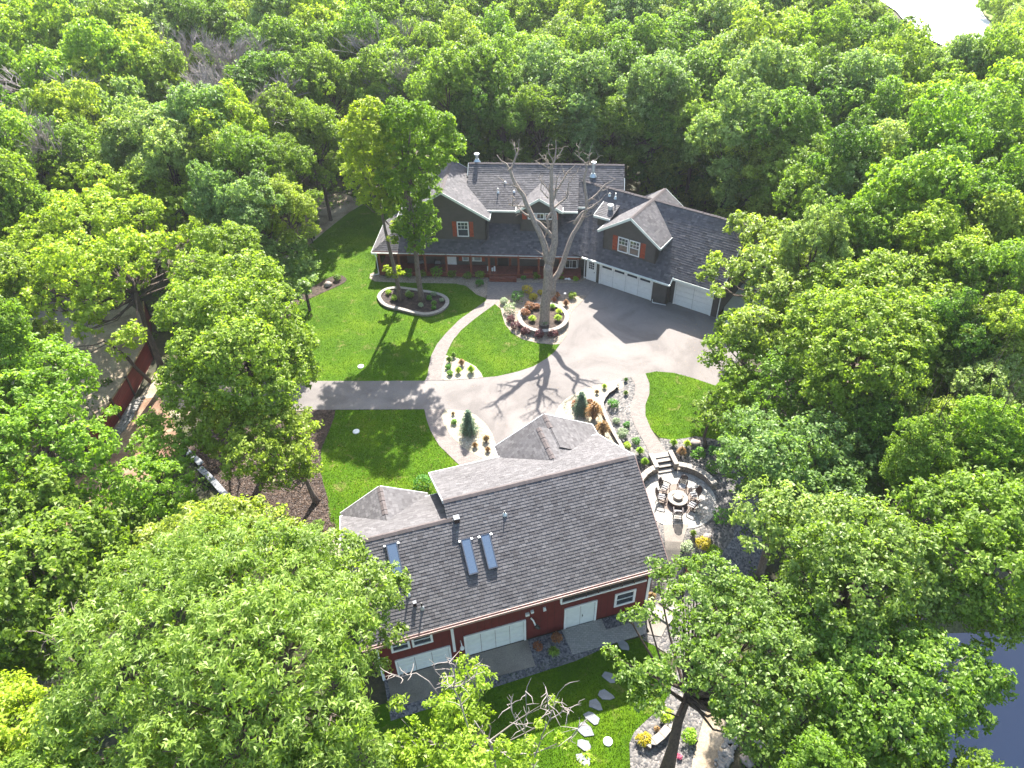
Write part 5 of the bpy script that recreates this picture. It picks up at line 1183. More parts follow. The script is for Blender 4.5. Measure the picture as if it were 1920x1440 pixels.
row('in the third row from the top', '-20,118,55,y 40,112,50,y 120,118,55,y 190,105,55,m 255,115,60,y 345,100,34,b 388,150,30,d 430,122,50,b 500,112,45,d 560,118,50,m 620,110,55,y 685,118,50,m 730,130,32,b 780,112,50,m 850,118,55,m 920,112,55,y 990,120,50,y 1050,110,50,d 1120,118,55,m 1190,112,50,m 1260,118,55,m 1330,112,60,p 1400,120,60,m 1470,112,50,y 1530,105,45,y 1570,140,45,y 1625,118,50,m 1670,150,40,d 1720,155,45,y 1775,150,40,p 1820,155,42,y 1880,140,42,y 1930,125,45,m')
row('in the fourth row from the top', '-10,185,55,m 60,182,62,b 130,175,50,m 190,188,65,y 262,180,60,y 310,170,45,m 385,200,40,b 450,178,60,b 510,178,58,d 565,188,50,m 622,178,50,m 700,185,55,m 765,172,62,m 845,182,60,m 920,178,60,m 1000,186,60,p 1080,178,58,p 1150,185,55,d 1222,178,60,p 1290,186,60,m 1360,178,60,p 1440,186,60,p 1512,178,60,m 1590,188,60,p 1660,178,58,m 1730,205,55,y 1800,200,60,y 1880,200,58,m 1935,185,55,y')
row('in the row behind the house', '-10,255,60,d 40,262,50,b 100,252,48,m 160,262,60,m 235,250,60,p 300,262,60,p 372,252,60,p 440,262,52,y 520,250,50,d 590,262,45,m 880,240,48,d 945,232,45,m 1010,236,50,d 1080,246,52,p 1150,240,48,d 1222,256,55,d 1300,262,62,m 1380,252,60,p 1460,262,62,m 1540,252,60,d 1620,262,60,m 1700,250,62,y 1780,262,65,p 1862,252,65,y 1935,262,55,m')
row('in the row level with the house ridge', '20,325,58,y 90,318,50,d 160,312,45,m 250,320,50,p 330,325,55,p 400,318,50,m 470,330,55,m 530,322,45,d 1265,318,50,d 1340,322,55,d 1420,326,60,m 1500,318,60,m 1580,330,60,d 1660,320,62,p 1740,332,70,y 1825,322,68,m 1905,330,62,y')
row('in the row level with the garage roof', '-5,395,62,d 40,420,45,m 425,395,50,p 485,402,55,p 535,392,40,m 1470,390,48,d 1530,396,55,m 1600,402,60,p 1690,410,75,y 1775,398,62,m 1850,405,65,y 1925,398,60,m')
row('in the row right of the garage', '1530,470,50,p 1590,460,52,m 1740,480,60,y 1810,475,62,m 1880,480,65,y', 9.5)
row('at the right edge, above the drive', '1800,555,55,m 1862,560,62,m 1925,552,60,y')
row('at the right edge, level with the drive', '1790,640,50,d 1848,648,60,m 1915,640,62,y')
row('at the right edge, level with the lawn', '1690,800,50,p 1770,735,58,m 1842,742,60,p 1915,735,60,y', 9.0)
row('at the right edge, level with the patio', '1640,810,48,d 1720,850,50,m 1785,822,58,m 1862,830,62,y 1930,835,60,m', 9.0)
row('along the left edge beside the sandy yard', '-20,560,60,m -30,650,60,d -40,800,60,m', 9.0)
row('beyond the bottom edge', '-40,1480,70,m 80,1520,80,m 300,1540,90,m 560,1530,80,d 1560,1520,80,m 1750,1540,80,d', 8.0)
# shore trees of the far lake
row('on the far shore of the bright lake', '1893,92,26,y 1925,70,30,p 1900,30,26,y 1930,5,30,p 1885,-10,24,y', 4.0)

# ---- trees near enough to have a crown shape of their own
def hero(label, kind, ztop, px, base=None, leaf=(0.14, 0.075), dens=88, per=19, clump=0.24, r0=0.22, lean=0.30, openn=0.0, name='tree', cat='tree', barkm=None, lm=None, zrange=0.34, up=0.35, group=None, trunk=True, path=None):
    cx = sum(p[0] for p in px)/len(px); cy = sum(p[1] for p in px)/len(px); mr = max(math.hypot(p[0]-cx, p[1]-cy)+p[2] for p in px)
    rs = random.Random(int(cx*7+cy)); lobes = []
    for (x, y, r) in px:
        d = math.hypot(x-cx, y-cy)/mr
        z = ztop*(1-zrange*d*d) + rs.uniform(-0.5, 0.3) - 1.0
        if y > cy: z -= ztop*0.10*(y-cy)/mr
        P = at(x, y, z); R = r*(P-Vector((0,0,CH))).length/CF*1.02
        lobes.append((P.x, P.y, P.z, R, R*0.85))
        if R > 1.0:
            for _ in range(3):      # knobbly secondary lobes
                a = rs.uniform(0, 6.28); rr = R*rs.uniform(0.55, 0.85)
                lobes.append((P.x+rr*math.cos(a), P.y+rr*math.sin(a), P.z+rs.uniform(-0.3, 0.55)*R, R*rs.uniform(0.38, 0.58)))
    if base: b = on(*base)
    else:
        bx = sum(l[0] for l in lobes)/len(lobes); by = sum(l[1] for l in lobes)/len(lobes); b = Vector((bx, by, height(bx, by)))
    rt_ = thing(name, label, cat, b, 0, group)
    L0 = [(l[0]-b.x, l[1]-b.y, l[2]-b.z)+tuple(l[3:]) for l in lobes]
    fd = max(1.0, (b-Vector((0,0,CH))).length/34.0); leaf = (leaf[0]*fd, leaf[1]*fd)
    C, Nn, T = leaves_on_lobes(L0, dens/fd**1.5, clump*fd**0.5, per, leaf[0], up, openn)
    n = len(C); me = leaf_mesh('crown', C, Nn, leaf[0]*RNG.uniform(0.75, 1.3, n), leaf[1]*RNG.uniform(0.8, 1.25, n), T, lm or LEAF[kind]); link('crown', me, rt_)
    pth = [atY(a, c_, b.y+dy)-b for a, c_, dy in path] if path else None
    if trunk: link('trunk', limb_mesh('trunk', (0,0,0), L0, r0, barkm or M_BARK, int(cx), path=pth), rt_)
    return rt_
hero('huge bright ash tree filling the bottom left, left of the barn', 'm', 13.5, [(330,1060,60),(400,1040,68),(480,1045,60),(560,1055,55),(255,1100,58),(330,1130,80),(420,1120,85),(520,1120,80),(600,1135,65),(650,1185,50),(225,1215,85),(320,1230,100),(430,1220,100),(540,1220,90),(620,1265,55),(185,1310,58),(260,1330,100),(370,1330,100),(480,1330,100),(580,1330,75),(640,1360,48),(200,1410,80),(320,1430,90),(450,1430,90),(570,1430,80),(680,1430,45)], leaf=(0.20,0.055), dens=56, per=19, clump=0.30, r0=0.4, lm=leaf_mat('ash leaf', (0.10,0.17,0.018), (0.18,0.285,0.035), (0.31,0.42,0.085), gloss=0.5), zrange=0.3)
hero('silvery oak crown peeping out above the huge ash tree', 'o', 11, [(350,985,38),(420,975,42),(480,985,48),(532,1010,38),(305,1022,42),(390,1010,55),(450,1015,50)], r0=0.25, barkm=M_BARKD)
hero('oak reaching over the left end of the barn roof', 'o', 9.5, [(630,1030,38),(660,1080,42),(620,1110,48),(700,1085,32),(745,1078,20),(690,1130,42),(660,1175,42),(742,1108,26),(735,1192,22),(700,1245,22),(590,1070,40)], base=(640,1190), r0=0.25)
hero('bright bushy tree in the bottom left corner', 'y', 11, [(40,1370,58),(92,1398,58),(30,1430,60),(-20,1350,60),(110,1440,40)], r0=0.25)
hero('deep green tree mass on the left above the dead limbs', 'd', 10, [(60,1000,80),(130,1040,75),(50,1100,90),(160,1125,66),(10,1200,80),(95,1200,66),(215,1010,46),(-20,1060,60)], leaf=(0.17,0.10))
hero('airy yellow green tree in front of the sandy yard, left edge', 'y', 11, [(50,690,62),(115,715,52),(25,760,62),(95,800,52),(165,832,38),(55,850,66),(145,890,50),(15,925,62),(212,775,12),(186,795,12)], base=(105,930), openn=0.35, r0=0.2, barkm=M_BARKD)
hero('light green tree between the red fence and the grey capped wall', 'y', 9, [(305,795,34),(288,845,38),(325,850,34),(255,905,44),(305,915,46),(325,965,38),(262,985,46),(205,965,36)], openn=0.2, r0=0.18, barkm=M_BARKD)
hero('large mid green tree between sandy yard and left lawn', 'm', 13, [(430,470,52),(380,520,48),(462,530,58),(350,580,46),(420,590,66),(500,590,58),(540,640,42),(365,650,42),(450,660,66),(530,690,48),(345,720,42),(410,722,48),(568,705,28),(500,742,46)], r0=0.3, barkm=M_BARKD)
hero('leafy tree leaning over the mulch slope from the lawn edge', 'm', 10, [(385,772,36),(430,800,52),(500,800,54),(556,800,36),(470,848,46),(538,850,46),(572,868,30),(520,885,34),(404,812,34)], base=(592,942), path=[(594,942,0),(585,925,.1),(576,905,.2),(570,880,.3)], r0=0.2)
hero('small light green tree overhanging the left mulch bed', 'p', 7, [(535,480,28),(565,500,26),(518,520,32),(552,545,24),(582,530,12),(505,565,24)], base=(505,600), r0=0.12)
hero('broad yellow green tree above the sandy yard, upper left', 'y', 10.5, [(110,360,48),(180,350,52),(260,370,50),(335,400,48),(80,420,48),(160,420,58),(240,430,52),(378,445,34),(60,490,58),(140,500,58),(220,500,52),(288,482,42),(100,560,42),(188,568,34),(160,610,26),(228,650,24),(250,628,22)], openn=0.3, base=(310,718), path=[(312,718,0),(296,670,.2),(284,640,.3),(270,600,.4),(258,562,.5),(250,530,.6)], r0=0.26, barkm=M_BARKD)
hero('pale tree at the right end of the garage, reaching over its roof', 'p', 10, [(1402,430,28),(1440,452,42),(1422,500,40),(1480,482,42),(1345,488,18),(1328,514,18),(1352,545,16),(1375,520,12),(1452,550,46),(1495,562,46),(1420,618,44),(1470,640,50)], base=(1437,650), r0=0.26, lm=L_OAK)
hero('leafy tree at the right edge of the driveway', 'm', 8, [(1380,610,30),(1350,648,26),(1336,672,18),(1385,665,34),(1380,705,24),(1372,742,28),(1400,735,30)], base=(1405,730), r0=0.18)
hero('tree with a tangle of dry twigs right of the right lawn', 'm', 9, [(1470,690,36),(1440,740,34),(1500,735,42),(1425,660,30),(1520,690,34),(1475,780,34)], openn=0.3, r0=0.2)
hero('large mid green tree in the middle of the right hand wood', 'm', 13, [(1560,530,42),(1620,540,52),(1690,540,58),(1540,590,50),(1610,610,62),(1680,620,62),(1748,600,56),(1520,655,46),(1590,680,62),(1660,690,62),(1728,670,56),(1560,728,46),(1640,748,56),(1700,738,46)], r0=0.32)
hero('small dark trunked leaning tree at the corner of the right lawn', 'p', 3.9, [(1318,764,17),(1344,754,21),(1340,785,21),(1309,790,10),(1358,778,16)], base=(1322,838), leaf=(0.13,0.07), dens=110, clump=0.16, r0=0.12, barkm=M_BARKD, lm=L_OAK, zrange=0.2)
hero('pale bushy tree directly right of the slate gravel bed', 'p', 10, [(1392,800,34),(1432,830,44),(1400,868,44),(1460,870,54),(1530,830,54),(1582,860,50),(1490,930,54),(1560,930,54),(1618,905,38),(1420,790,30)], r0=0.24)
hero('slim pale tree with a bare leaning trunk, right of the patio', 'p', 11, [(1440,905,36),(1418,960,40),(1480,962,50),(1540,972,40),(1430,1012,34),(1500,1012,44)], base=(1432,1062), openn=0.25, r0=0.16, barkm=M_BARKD)
hero('tall bright oak crown between patio and pond', 'o', 12, [(1580,980,46),(1640,1000,56),(1700,1040,56),(1560,1040,56),(1630,1080,64),(1710,1110,54),(1738,1150,30),(1590,1120,56),(1520,1085,46)], r0=0.3)
hero('dark massive tree above the pond at the right edge', 'm', 12, [(1740,890,54),(1810,880,60),(1880,900,56),(1760,960,54),(1840,960,66),(1900,980,56),(1800,1040,56),(1870,1060,54),(1785,1108,42),(1850,1130,44),(1900,1150,34),(1860,1190,26)], r0=0.32)
hero('silvery green oak with a dark leaning trunk, bottom right of the barn', 'o', 10, [(1278,1072,26),(1228,1062,16),(1250,1092,26),(1330,1082,40),(1212,1150,20),(1175,1152,13),(1290,1130,40),(1370,1130,50),(1440,1150,54),(1310,1190,44),(1390,1200,54),(1470,1220,54),(1150,1232,16),(1182,1262,22),(1228,1270,28),(1290,1250,36),(1360,1268,54),(1440,1290,54),(1200,1308,16),(1232,1328,12),(1420,1345,50),(1490,1350,50),(1378,1325,36),(1530,1390,46),(1468,1405,40)], base=(1250,1446), path=[(1250,1446,0),(1262,1400,.1),(1272,1350,.3),(1285,1318,.5),(1292,1285,.7)], leaf=(0.14,0.075), r0=0.3, barkm=M_BARKD, openn=0.12, zrange=0.25)
hero('wide bright oak leaning out over the pond, bottom right', 'o', 10, [(1500,1180,50),(1560,1200,54),(1630,1220,60),(1700,1220,54),(1760,1250,54),(1825,1262,38),(1862,1282,22),(1590,1280,54),(1660,1300,60),(1740,1300,54),(1805,1328,32),(1840,1350,16),(1600,1360,54),(1680,1370,60),(1745,1358,38),(1620,1430,56),(1700,1430,50)], r0=0.34, leaf=(0.145,0.08), barkm=M_BARKG, zrange=0.25, lm=leaf_mat('sunny oak leaf', (0.09,0.165,0.014), (0.17,0.285,0.025), (0.29,0.41,0.07), gloss=0.5))
hero('half dead small tree with lime leaf tufts at the bottom centre', 'y', 7, [(872,1252,20),(900,1278,20),(858,1300,28),(828,1332,28),(880,1330,24),(750,1322,14),(912,1345,18),(872,1385,34),(820,1400,32),(770,1370,18),(740,1400,22),(790,1440,36),(870,1440,36),(950,1420,26),(980,1440,20),(1030,1312,9),(1010,1362,11),(1052,1392,11),(990,1402,15),(1100,1432,15),(752,1402,20)], base=(930,1470), leaf=(0.16,0.07), openn=0.1, r0=0.14, dens=90, barkm=M_TWIG, lm=L_YEL, zrange=0.15)

# ---- trunks and dead limbs traced at their distance
def traced(name, label, cat, Y, limbs, m, group=None, sub='limb', z0=None, twig=0, seed=1, dyf=None):
    """limbs: list of (part, [(px,py,dY,r), ...]); the first point of the first limb is the foot"""
    if dyf: limbs = [(n_, [(a, b, dyf(b, c), r) for a, b, c, r in L_]) for n_, L_ in limbs]
    q = limbs[0][1][0]; o = atY(q[0], q[1], Y+q[2]); rt_ = thing(name, label, cat, o); rs = random.Random(seed)
    for nm, L_ in limbs:
        pts = [atY(a, b, Y+c)-o for a, b, c, r in L_]; rr = [r for *_, r in L_]
        # soften and roughen the line
        P2, R2 = [pts[0]], [rr[0]]
        for k in range(len(pts)-1):
            for f in (0.5, 1.0):
                p = pts[k].lerp(pts[k+1], f); 
                if f < 1: p += Vector((rs.uniform(-1,1), rs.uniform(-1,1), rs.uniform(-1,1)))*(pts[k+1]-pts[k]).length*0.05
                P2.append(p); R2.append(rr[k]+(rr[k+1]-rr[k])*f)
        mb = MB(); mb.tube(P2, R2, 9 if rr[0] > 0.12 else 6)
        for _ in range(twig if rr[0] < 0.25 else 0):
            k = rs.randrange(1, len(P2)); s = P2[k-1].lerp(P2[k], rs.random()); d = Vector((rs.uniform(-1,1), rs.uniform(-1,1), rs.uniform(-.3,1))).normalized(); l = rs.uniform(0.25, 0.8)
            mb.tube([s, s+d*l*0.5+Vector((rs.uniform(-.1,.1),0,.05)), s+d*l], [0.022, 0.014, 0.006], 4, cap=False)
        mb.build(nm, m, rt_, smooth=True)
    return rt_
b0 = at(1021, 606, 0.36); Y0 = b0.y
traced('dead_tree', 'big leafless dead tree standing in the round stone planter', 'dead tree', Y0, [
 ('trunk', [(1021,612,0,.52),(1021,598,0,.43),(1024,560,0,.40),(1028,520,0,.38),(1030,494,0,.36)]),
 ('limb', [(1029,500,0,.30),(1024,474,-.2,.26),(1016,446,-.5,.24),(1004,421,-.9,.21),(990,389,-1.3,.19),(982,367,-1.6,.17),(966,344,-2.0,.14),(957,320,-2.2,.11),(950,308,-2.4,.07),(940,302,-2.6,.045),(931,290,-2.8,.02)]),
 ('limb', [(957,322,-2.2,.09),(963,306,-2.2,.07),(968,288,-2.2,.05),(960,262,-2.3,.015)]), ('limb', [(965,302,-2.2,.05),(973,282,-2.0,.035),(974,260,-1.9,.012)]),
 ('limb', [(982,367,-1.6,.08),(972,352,-1.2,.06),(948,345,-1.0,.04),(938,330,-.9,.015)]), ('limb', [(990,389,-1.3,.09),(975,387,-1.9,.06),(960,386,-2.3,.04),(952,383,-2.5,.012)]),
 ('limb', [(961,386,-2.2,.045),(962,374,-2.2,.03),(961,362,-2.2,.012)]),
 ('limb', [(1030,498,0,.34),(1036,474,0,.30),(1040,457,.1,.27),(1040,429,.2,.23),(1040,404,.3,.20),(1035,390,.4,.19),(1034,372,.5,.17),(1033,353,.6,.16),(1034,330,.7,.14),(1034,314,.8,.11),(1039,303,.8,.08),(1042,285,.8,.05),(1042,262,.9,.015)]),
 ('limb', [(1038,305,.8,.05),(1030,290,.6,.04),(1028,270,.5,.012)]), ('limb', [(1041,300,.8,.05),(1050,288,1.0,.035),(1057,275,1.2,.012)]), ('limb', [(1036,312,.8,.05),(1022,300,.5,.035),(1010,287,.3,.012)]),
 ('limb', [(1034,318,.8,.05),(1015,308,.4,.035),(1001,300,.2,.012)]),
 ('limb', [(1036,378,.5,.11),(1042,359,.9,.09),(1055,340,1.3,.07),(1064,323,1.6,.05),(1078,310,1.9,.015)]), ('limb', [(1041,361,.8,.06),(1043,344,.6,.045),(1047,328,.5,.015)]),
 ('limb', [(1060,330,1.5,.04),(1055,318,1.4,.03),(1053,310,1.4,.01)]),
 ('limb', [(1036,392,.4,.10),(1048,382,1.0,.08),(1063,370,1.5,.06),(1067,358,1.7,.02)]), ('limb', [(1062,371,1.5,.05),(1066,345,1.9,.035),(1075,330,2.1,.02),(1084,322,2.3,.01)]),
 ('limb', [(1034,375,.5,.07),(1028,354,.1,.05),(1019,345,-.3,.035),(1008,330,-.6,.012)]), ('limb', [(1028,372,.2,.05),(1014,356,-.4,.035),(1018,328,-.5,.015)]),
 ('limb', [(1036,396,.3,.12),(1026,410,-.3,.10),(1028,425,-.6,.08),(1022,445,-.9,.04)]),
 ('limb', [(1041,455,.1,.16),(1028,434,-.4,.13),(1012,418,-.9,.12),(1000,409,-1.3,.11),(985,402,-1.8,.08),(968,386,-2.2,.02)]),
 ('limb', [(1036,552,0,.28),(1036,527,.3,.26),(1050,508,.7,.24),(1057,491,1.0,.22),(1063,470,1.3,.20),(1075,438,1.8,.17),(1089,415,2.3,.15),(1100,395,2.7,.13),(1100,377,3.0,.12),(1097,353,3.2,.11),(1095,337,3.3,.10),(1100,318,3.4,.08),(1099,309,3.4,.06),(1086,295,3.3,.04),(1077,286,3.2,.012)]),
 ('limb', [(1087,296,3.3,.035),(1084,284,3.3,.02),(1085,275,3.3,.01)]), ('limb', [(1100,311,3.4,.05),(1112,305,3.6,.035),(1124,293,3.8,.012)]), ('limb', [(1103,308,3.4,.045),(1105,290,3.4,.03),(1108,277,3.5,.01)]),
 ('limb', [(1100,378,3.0,.09),(1119,364,3.5,.07),(1135,346,3.9,.05),(1154,335,4.2,.015)]), ('limb', [(1124,359,3.6,.04),(1133,357,3.9,.03),(1138,354,4.0,.01)]),
 ('limb', [(1076,420,1.7,.13),(1091,399,1.5,.10),(1110,389,1.4,.08),(1119,381,1.3,.06),(1130,371,1.2,.02)]), ('limb', [(1090,408,1.6,.05),(1105,404,1.4,.035),(1117,401,1.2,.012)]),
 ('limb', [(1028,496,0,.14),(1020,484,-.6,.10),(1016,474,-1.0,.03)]),
], M_BARKG, twig=7, dyf=lambda py, c: 0.0095*max(0, 606-py)+0.35*abs(c))
# the two yard trees: traced trunks, crowns of lobes at their pixels
def yard_tree(label, base, Y, trunk, lobes, lm, r0):
    o = base; rt_ = thing('yard_tree', label, 'tree', o)
    pts = [Vector((0,0,-0.1))]+[atY(a, b, Y)-o for a, b in trunk]; n = len(pts); mb = MB(); mb.tube(pts, [r0*(1.35 if k == 0 else 1-0.75*k/n) for k in range(n)], 9)
    rs = random.Random(int(o.x*10)); L0 = []
    for (x, y, r) in lobes:
        P = atY(x, y, Y+rs.uniform(-1.2, 1.2))-o; R = 1.06*r*(P+o-Vector((0,0,CH))).length/CF
        L0.append((P.x, P.y, P.z, R, R*0.9))
        if r > 18:
            for _ in range(3): a = rs.uniform(0, 6.28); rr = R*rs.uniform(.5,.85); L0.append((P.x+rr*math.cos(a), P.y+rr*math.sin(a), P.z+rs.uniform(-.5,.6)*R, R*rs.uniform(.35,.55)))
    for l in L0:
        if rs.random() < 0.45:
            q = Vector(l[:3]); s = pts[-1].lerp(pts[-2], rs.random()) if rs.random() < .5 else pts[-2].lerp(pts[-3], rs.random()); r = 0.07
            mb.tube([s, s.lerp(q, .5)+Vector((0,0,-.3)), q], [r, r*.6, .012], 5, cap=False)
    mb.build('trunk', M_BARK, rt_, smooth=True)
    C, Nn, T = leaves_on_lobes(L0, 70, 0.24, 16, 0.2); n = len(C)
    link('crown', leaf_mesh('crown', C, Nn, RNG.uniform(0.15, 0.27, n), RNG.uniform(0.09, 0.15, n), T, lm), rt_)
p1 = at(752, 562, 0.15); p2 = at(791, 566, 0.15)
L_YARD = leaf_mat('maple leaf', (0.13,0.20,0.012), (0.23,0.33,0.018), (0.35,0.44,0.04))
yard_tree('left yard tree with a thin leaning trunk in the kidney shaped bed', p1, p1.y, [(746,535),(738,500),(730,465),(722,430),(714,390),(706,350)], [(690,215,28),(665,245,24),(700,255,32),(660,285,22),(690,300,32),(672,335,24),(705,340,28),(690,365,20),(722,385,18),(722,300,22),(735,450,9),(728,508,10),(745,510,9),(742,425,10),(655,320,14)], L_YARD, 0.2)
yard_tree('right yard tree, tall bright yellow green crown before the house', p2, p2.y, [(788,545),(783,510),(779,470),(774,430),(766,385),(760,340),(756,290)], [(745,215,26),(785,220,28),(825,235,24),(850,262,18),(735,255,30),(775,265,34),(820,280,28),(862,280,11),(745,300,32),(790,310,34),(760,345,32),(800,350,24),(750,385,28),(785,392,28),(808,420,16),(765,425,26),(795,440,22),(780,460,16),(840,300,14),(735,330,24)], L_YARD, 0.26)
traced('fallen_limbs', 'pinkish dead limbs sticking out left of the huge ash tree', 'dead branch', 15.5, [
 ('limb', [(150,1300,0,.16),(128,1275,0,.13),(108,1255,.2,.10),(92,1240,.3,.05),(82,1236,.3,.015)]), ('limb', [(135,1315,0,.14),(95,1320,0,.11),(60,1332,.1,.07),(20,1330,.1,.04),(-10,1338,.1,.02)]),
 ('limb', [(142,1248,.3,.10),(118,1222,.4,.08),(100,1198,.5,.06),(80,1188,.5,.03),(60,1182,.5,.01)]), ('limb', [(118,1278,0,.06),(80,1285,0,.045),(45,1295,0,.03),(40,1275,0,.015)]), ('limb', [(115,1220,.4,.05),(115,1180,.5,.035),(110,1145,.6,.01)]),
 ('limb', [(145,1210,.6,.05),(135,1180,.7,.04),(122,1162,.7,.03),(115,1150,.7,.01)]), ('limb', [(160,1200,.7,.05),(152,1165,.8,.035),(135,1140,.9,.01)])], M_BARKG, twig=7)
traced('bare_branches', 'pale bare twigs rising from the half dead tree, bottom centre', 'dead branch', 13.5, [
 ('limb', [(1000,1460,0,.045),(1010,1400,0,.03),(1030,1350,.1,.02),(1040,1315,.1,.013),(1060,1285,.2,.008)]), ('limb', [(1030,1350,.1,.03),(1060,1330,.2,.02),(1090,1318,.2,.008)]), ('limb', [(1010,1400,0,.03),(980,1370,0,.02),(958,1330,0,.015),(960,1305,0,.006)]),
 ('limb', [(1035,1340,.1,.02),(1025,1300,.1,.015),(1018,1280,.1,.006)]), ('limb', [(985,1375,0,.02),(988,1340,0,.015),(985,1295,0,.006)]), ('limb', [(900,1440,0,.045),(870,1340,.2,.03),(850,1290,.3,.02),(820,1262,.3,.013),(812,1250,.3,.007)]),
 ('limb', [(850,1290,.3,.025),(852,1258,.3,.02),(835,1228,.4,.007)]), ('limb', [(850,1290,.3,.02),(890,1270,.4,.015),(905,1235,.4,.006)]), ('limb', [(820,1300,.3,.03),(780,1262,.3,.02),(750,1270,.3,.015),(728,1262,.3,.006)]), ('limb', [(1060,1400,0,.03),(1080,1370,0,.02),(1100,1345,0,.007)])], M_TWIG, twig=12)
#traced('oak_trunk', 'dark leaning oak trunk rising from the gravel at the bottom edge', 'tree trunk', 11.9, [('trunk', [(1250,1445,0,.28),(1262,1400,.1,.25),(1272,1350,.3,.23),(1285,1318,.5,.20)])], M_BARKD)
for nm, lab, Y_, L_ in (('leaning_stem','bare leaning stem reaching left over the red fence',at(312,716,0).y,[('limb',[(294,727,0,.16),(262,697,-.3,.14),(240,672,-.6,.12),(215,652,-.9,.09),(195,640,-1.1,.06),(170,648,-1.3,.04),(130,652,-1.5,.02)]),('limb',[(200,645,-1,.03),(165,665,-1.2,.02),(158,680,-1.3,.01)])]),):
    traced(nm, lab, 'bare tree', Y_, L_, M_BARKD, twig=3)
#t0 = on(592, 942); traced('tree_trunk', 'short leaning trunk at the mulch edge beside the front barn lawn', 'tree trunk', t0.y, [('trunk', [(594,942,0,.2),(585,925,.1,.17),(576,905,.2,.15),(570,880,.3,.1)])], M_BARK)
tw = traced('dry_twigs', 'tangle of grey dry branches right of the right lawn', 'dead branch', 38.0, [('limb', [(1480,760,0,.07),(1475,720,0,.06),(1490,690,0,.05),(1480,655,0,.03),(1500,630,0,.01)]), ('limb', [(1475,720,0,.05),(1450,700,0,.04),(1430,705,0,.02)]), ('limb', [(1480,740,0,.05),(1445,745,0,.04),(1425,735,0,.015)]), ('limb', [(1485,700,0,.04),(1515,690,0,.02)]), ('limb', [(1478,740,0,.05),(1500,725,0,.03),(1505,745,0,.01)])], M_TWIG, twig=12)
# ------------------------------------------------------------------ garden plants
def bush(name, label, cat, px, py, r, lm, kind='round', h=1.0, dz=0.0, group=None, dens=None, leaf=None, p=None):
    """small plants built from leaves (round, spiky tuft) on a few stems"""
    p = p or on(px, py, dz); rt_ = thing(name, label, cat, p, random.uniform(0, 6.28), group)
    k = random.Random(int(p.x*31+p.y*17)); lf = leaf or max(0.05, r*0.2)
    if kind == 'round':
        lobes = [(0,0,r*h*0.55,r*0.8,r*h*0.62)]+[(r*0.5*math.cos(a), r*0.5*math.sin(a), r*h*k.uniform(0.45,0.8), r*0.5, r*h*0.42) for a in [k.uniform(0,6.28) for _ in range(6)]]
        C, Nn, T = leaves_on_lobes(lobes, 120/(r*r)*(dens or 1), lf*0.8, 5, lf, 0.5)
        C[:, 2] = np.maximum(C[:, 2], 0.02); n = len(C)
        link('foliage', leaf_mesh('foliage', C, Nn, lf*RNG.uniform(0.7, 1.3, n), lf*0.5*RNG.uniform(0.8, 1.2, n), T, lm), rt_)
        mb = MB()
        for _ in range(4): a = k.uniform(0,6.28); mb.tube([(0,0,0), (r*0.5*math.cos(a), r*0.5*math.sin(a), r*h*0.6)], [0.02, 0.008], 4, cap=False)
        mb.build('stem', M_BARKD, rt_)
    else:
        n = int(260*(dens or 1)); V = []; F = []; T = []
        for i in range(n):
            a = k.uniform(0, 6.28); out = k.uniform(0.15, 1.0)*r; hh = r*h*k.uniform(0.6, 1.25)*(1.15-0.4*out/r); wv = 0.018+r*0.022
            d = Vector((math.cos(a), math.sin(a), 0)); s = Vector((-d.y, d.x, 0))*wv; b_ = d*out*0.12; m1 = d*out*0.5+Vector((0,0,hh*0.85)); e = d*out+Vector((0,0,hh*(0.95-0.35*out/r)))
            i0 = len(V); V += [b_-s, b_+s, m1+s*0.9, m1-s*0.9, e]; F += [(i0,i0+1,i0+2,i0+3), (i0+3,i0+2,i0+4)]; t = min(1, max(0, k.gauss(.5,.25))); T += [t, t]
        me = bpy.data.meshes.new('blades'); me.from_pydata([tuple(v) for v in V], [], F); at_ = me.attributes.new('tint', 'FLOAT', 'FACE'); at_.data.foreach_set('value', T); me.materials.append(lm); link('blades', me, rt_)
    return rt_
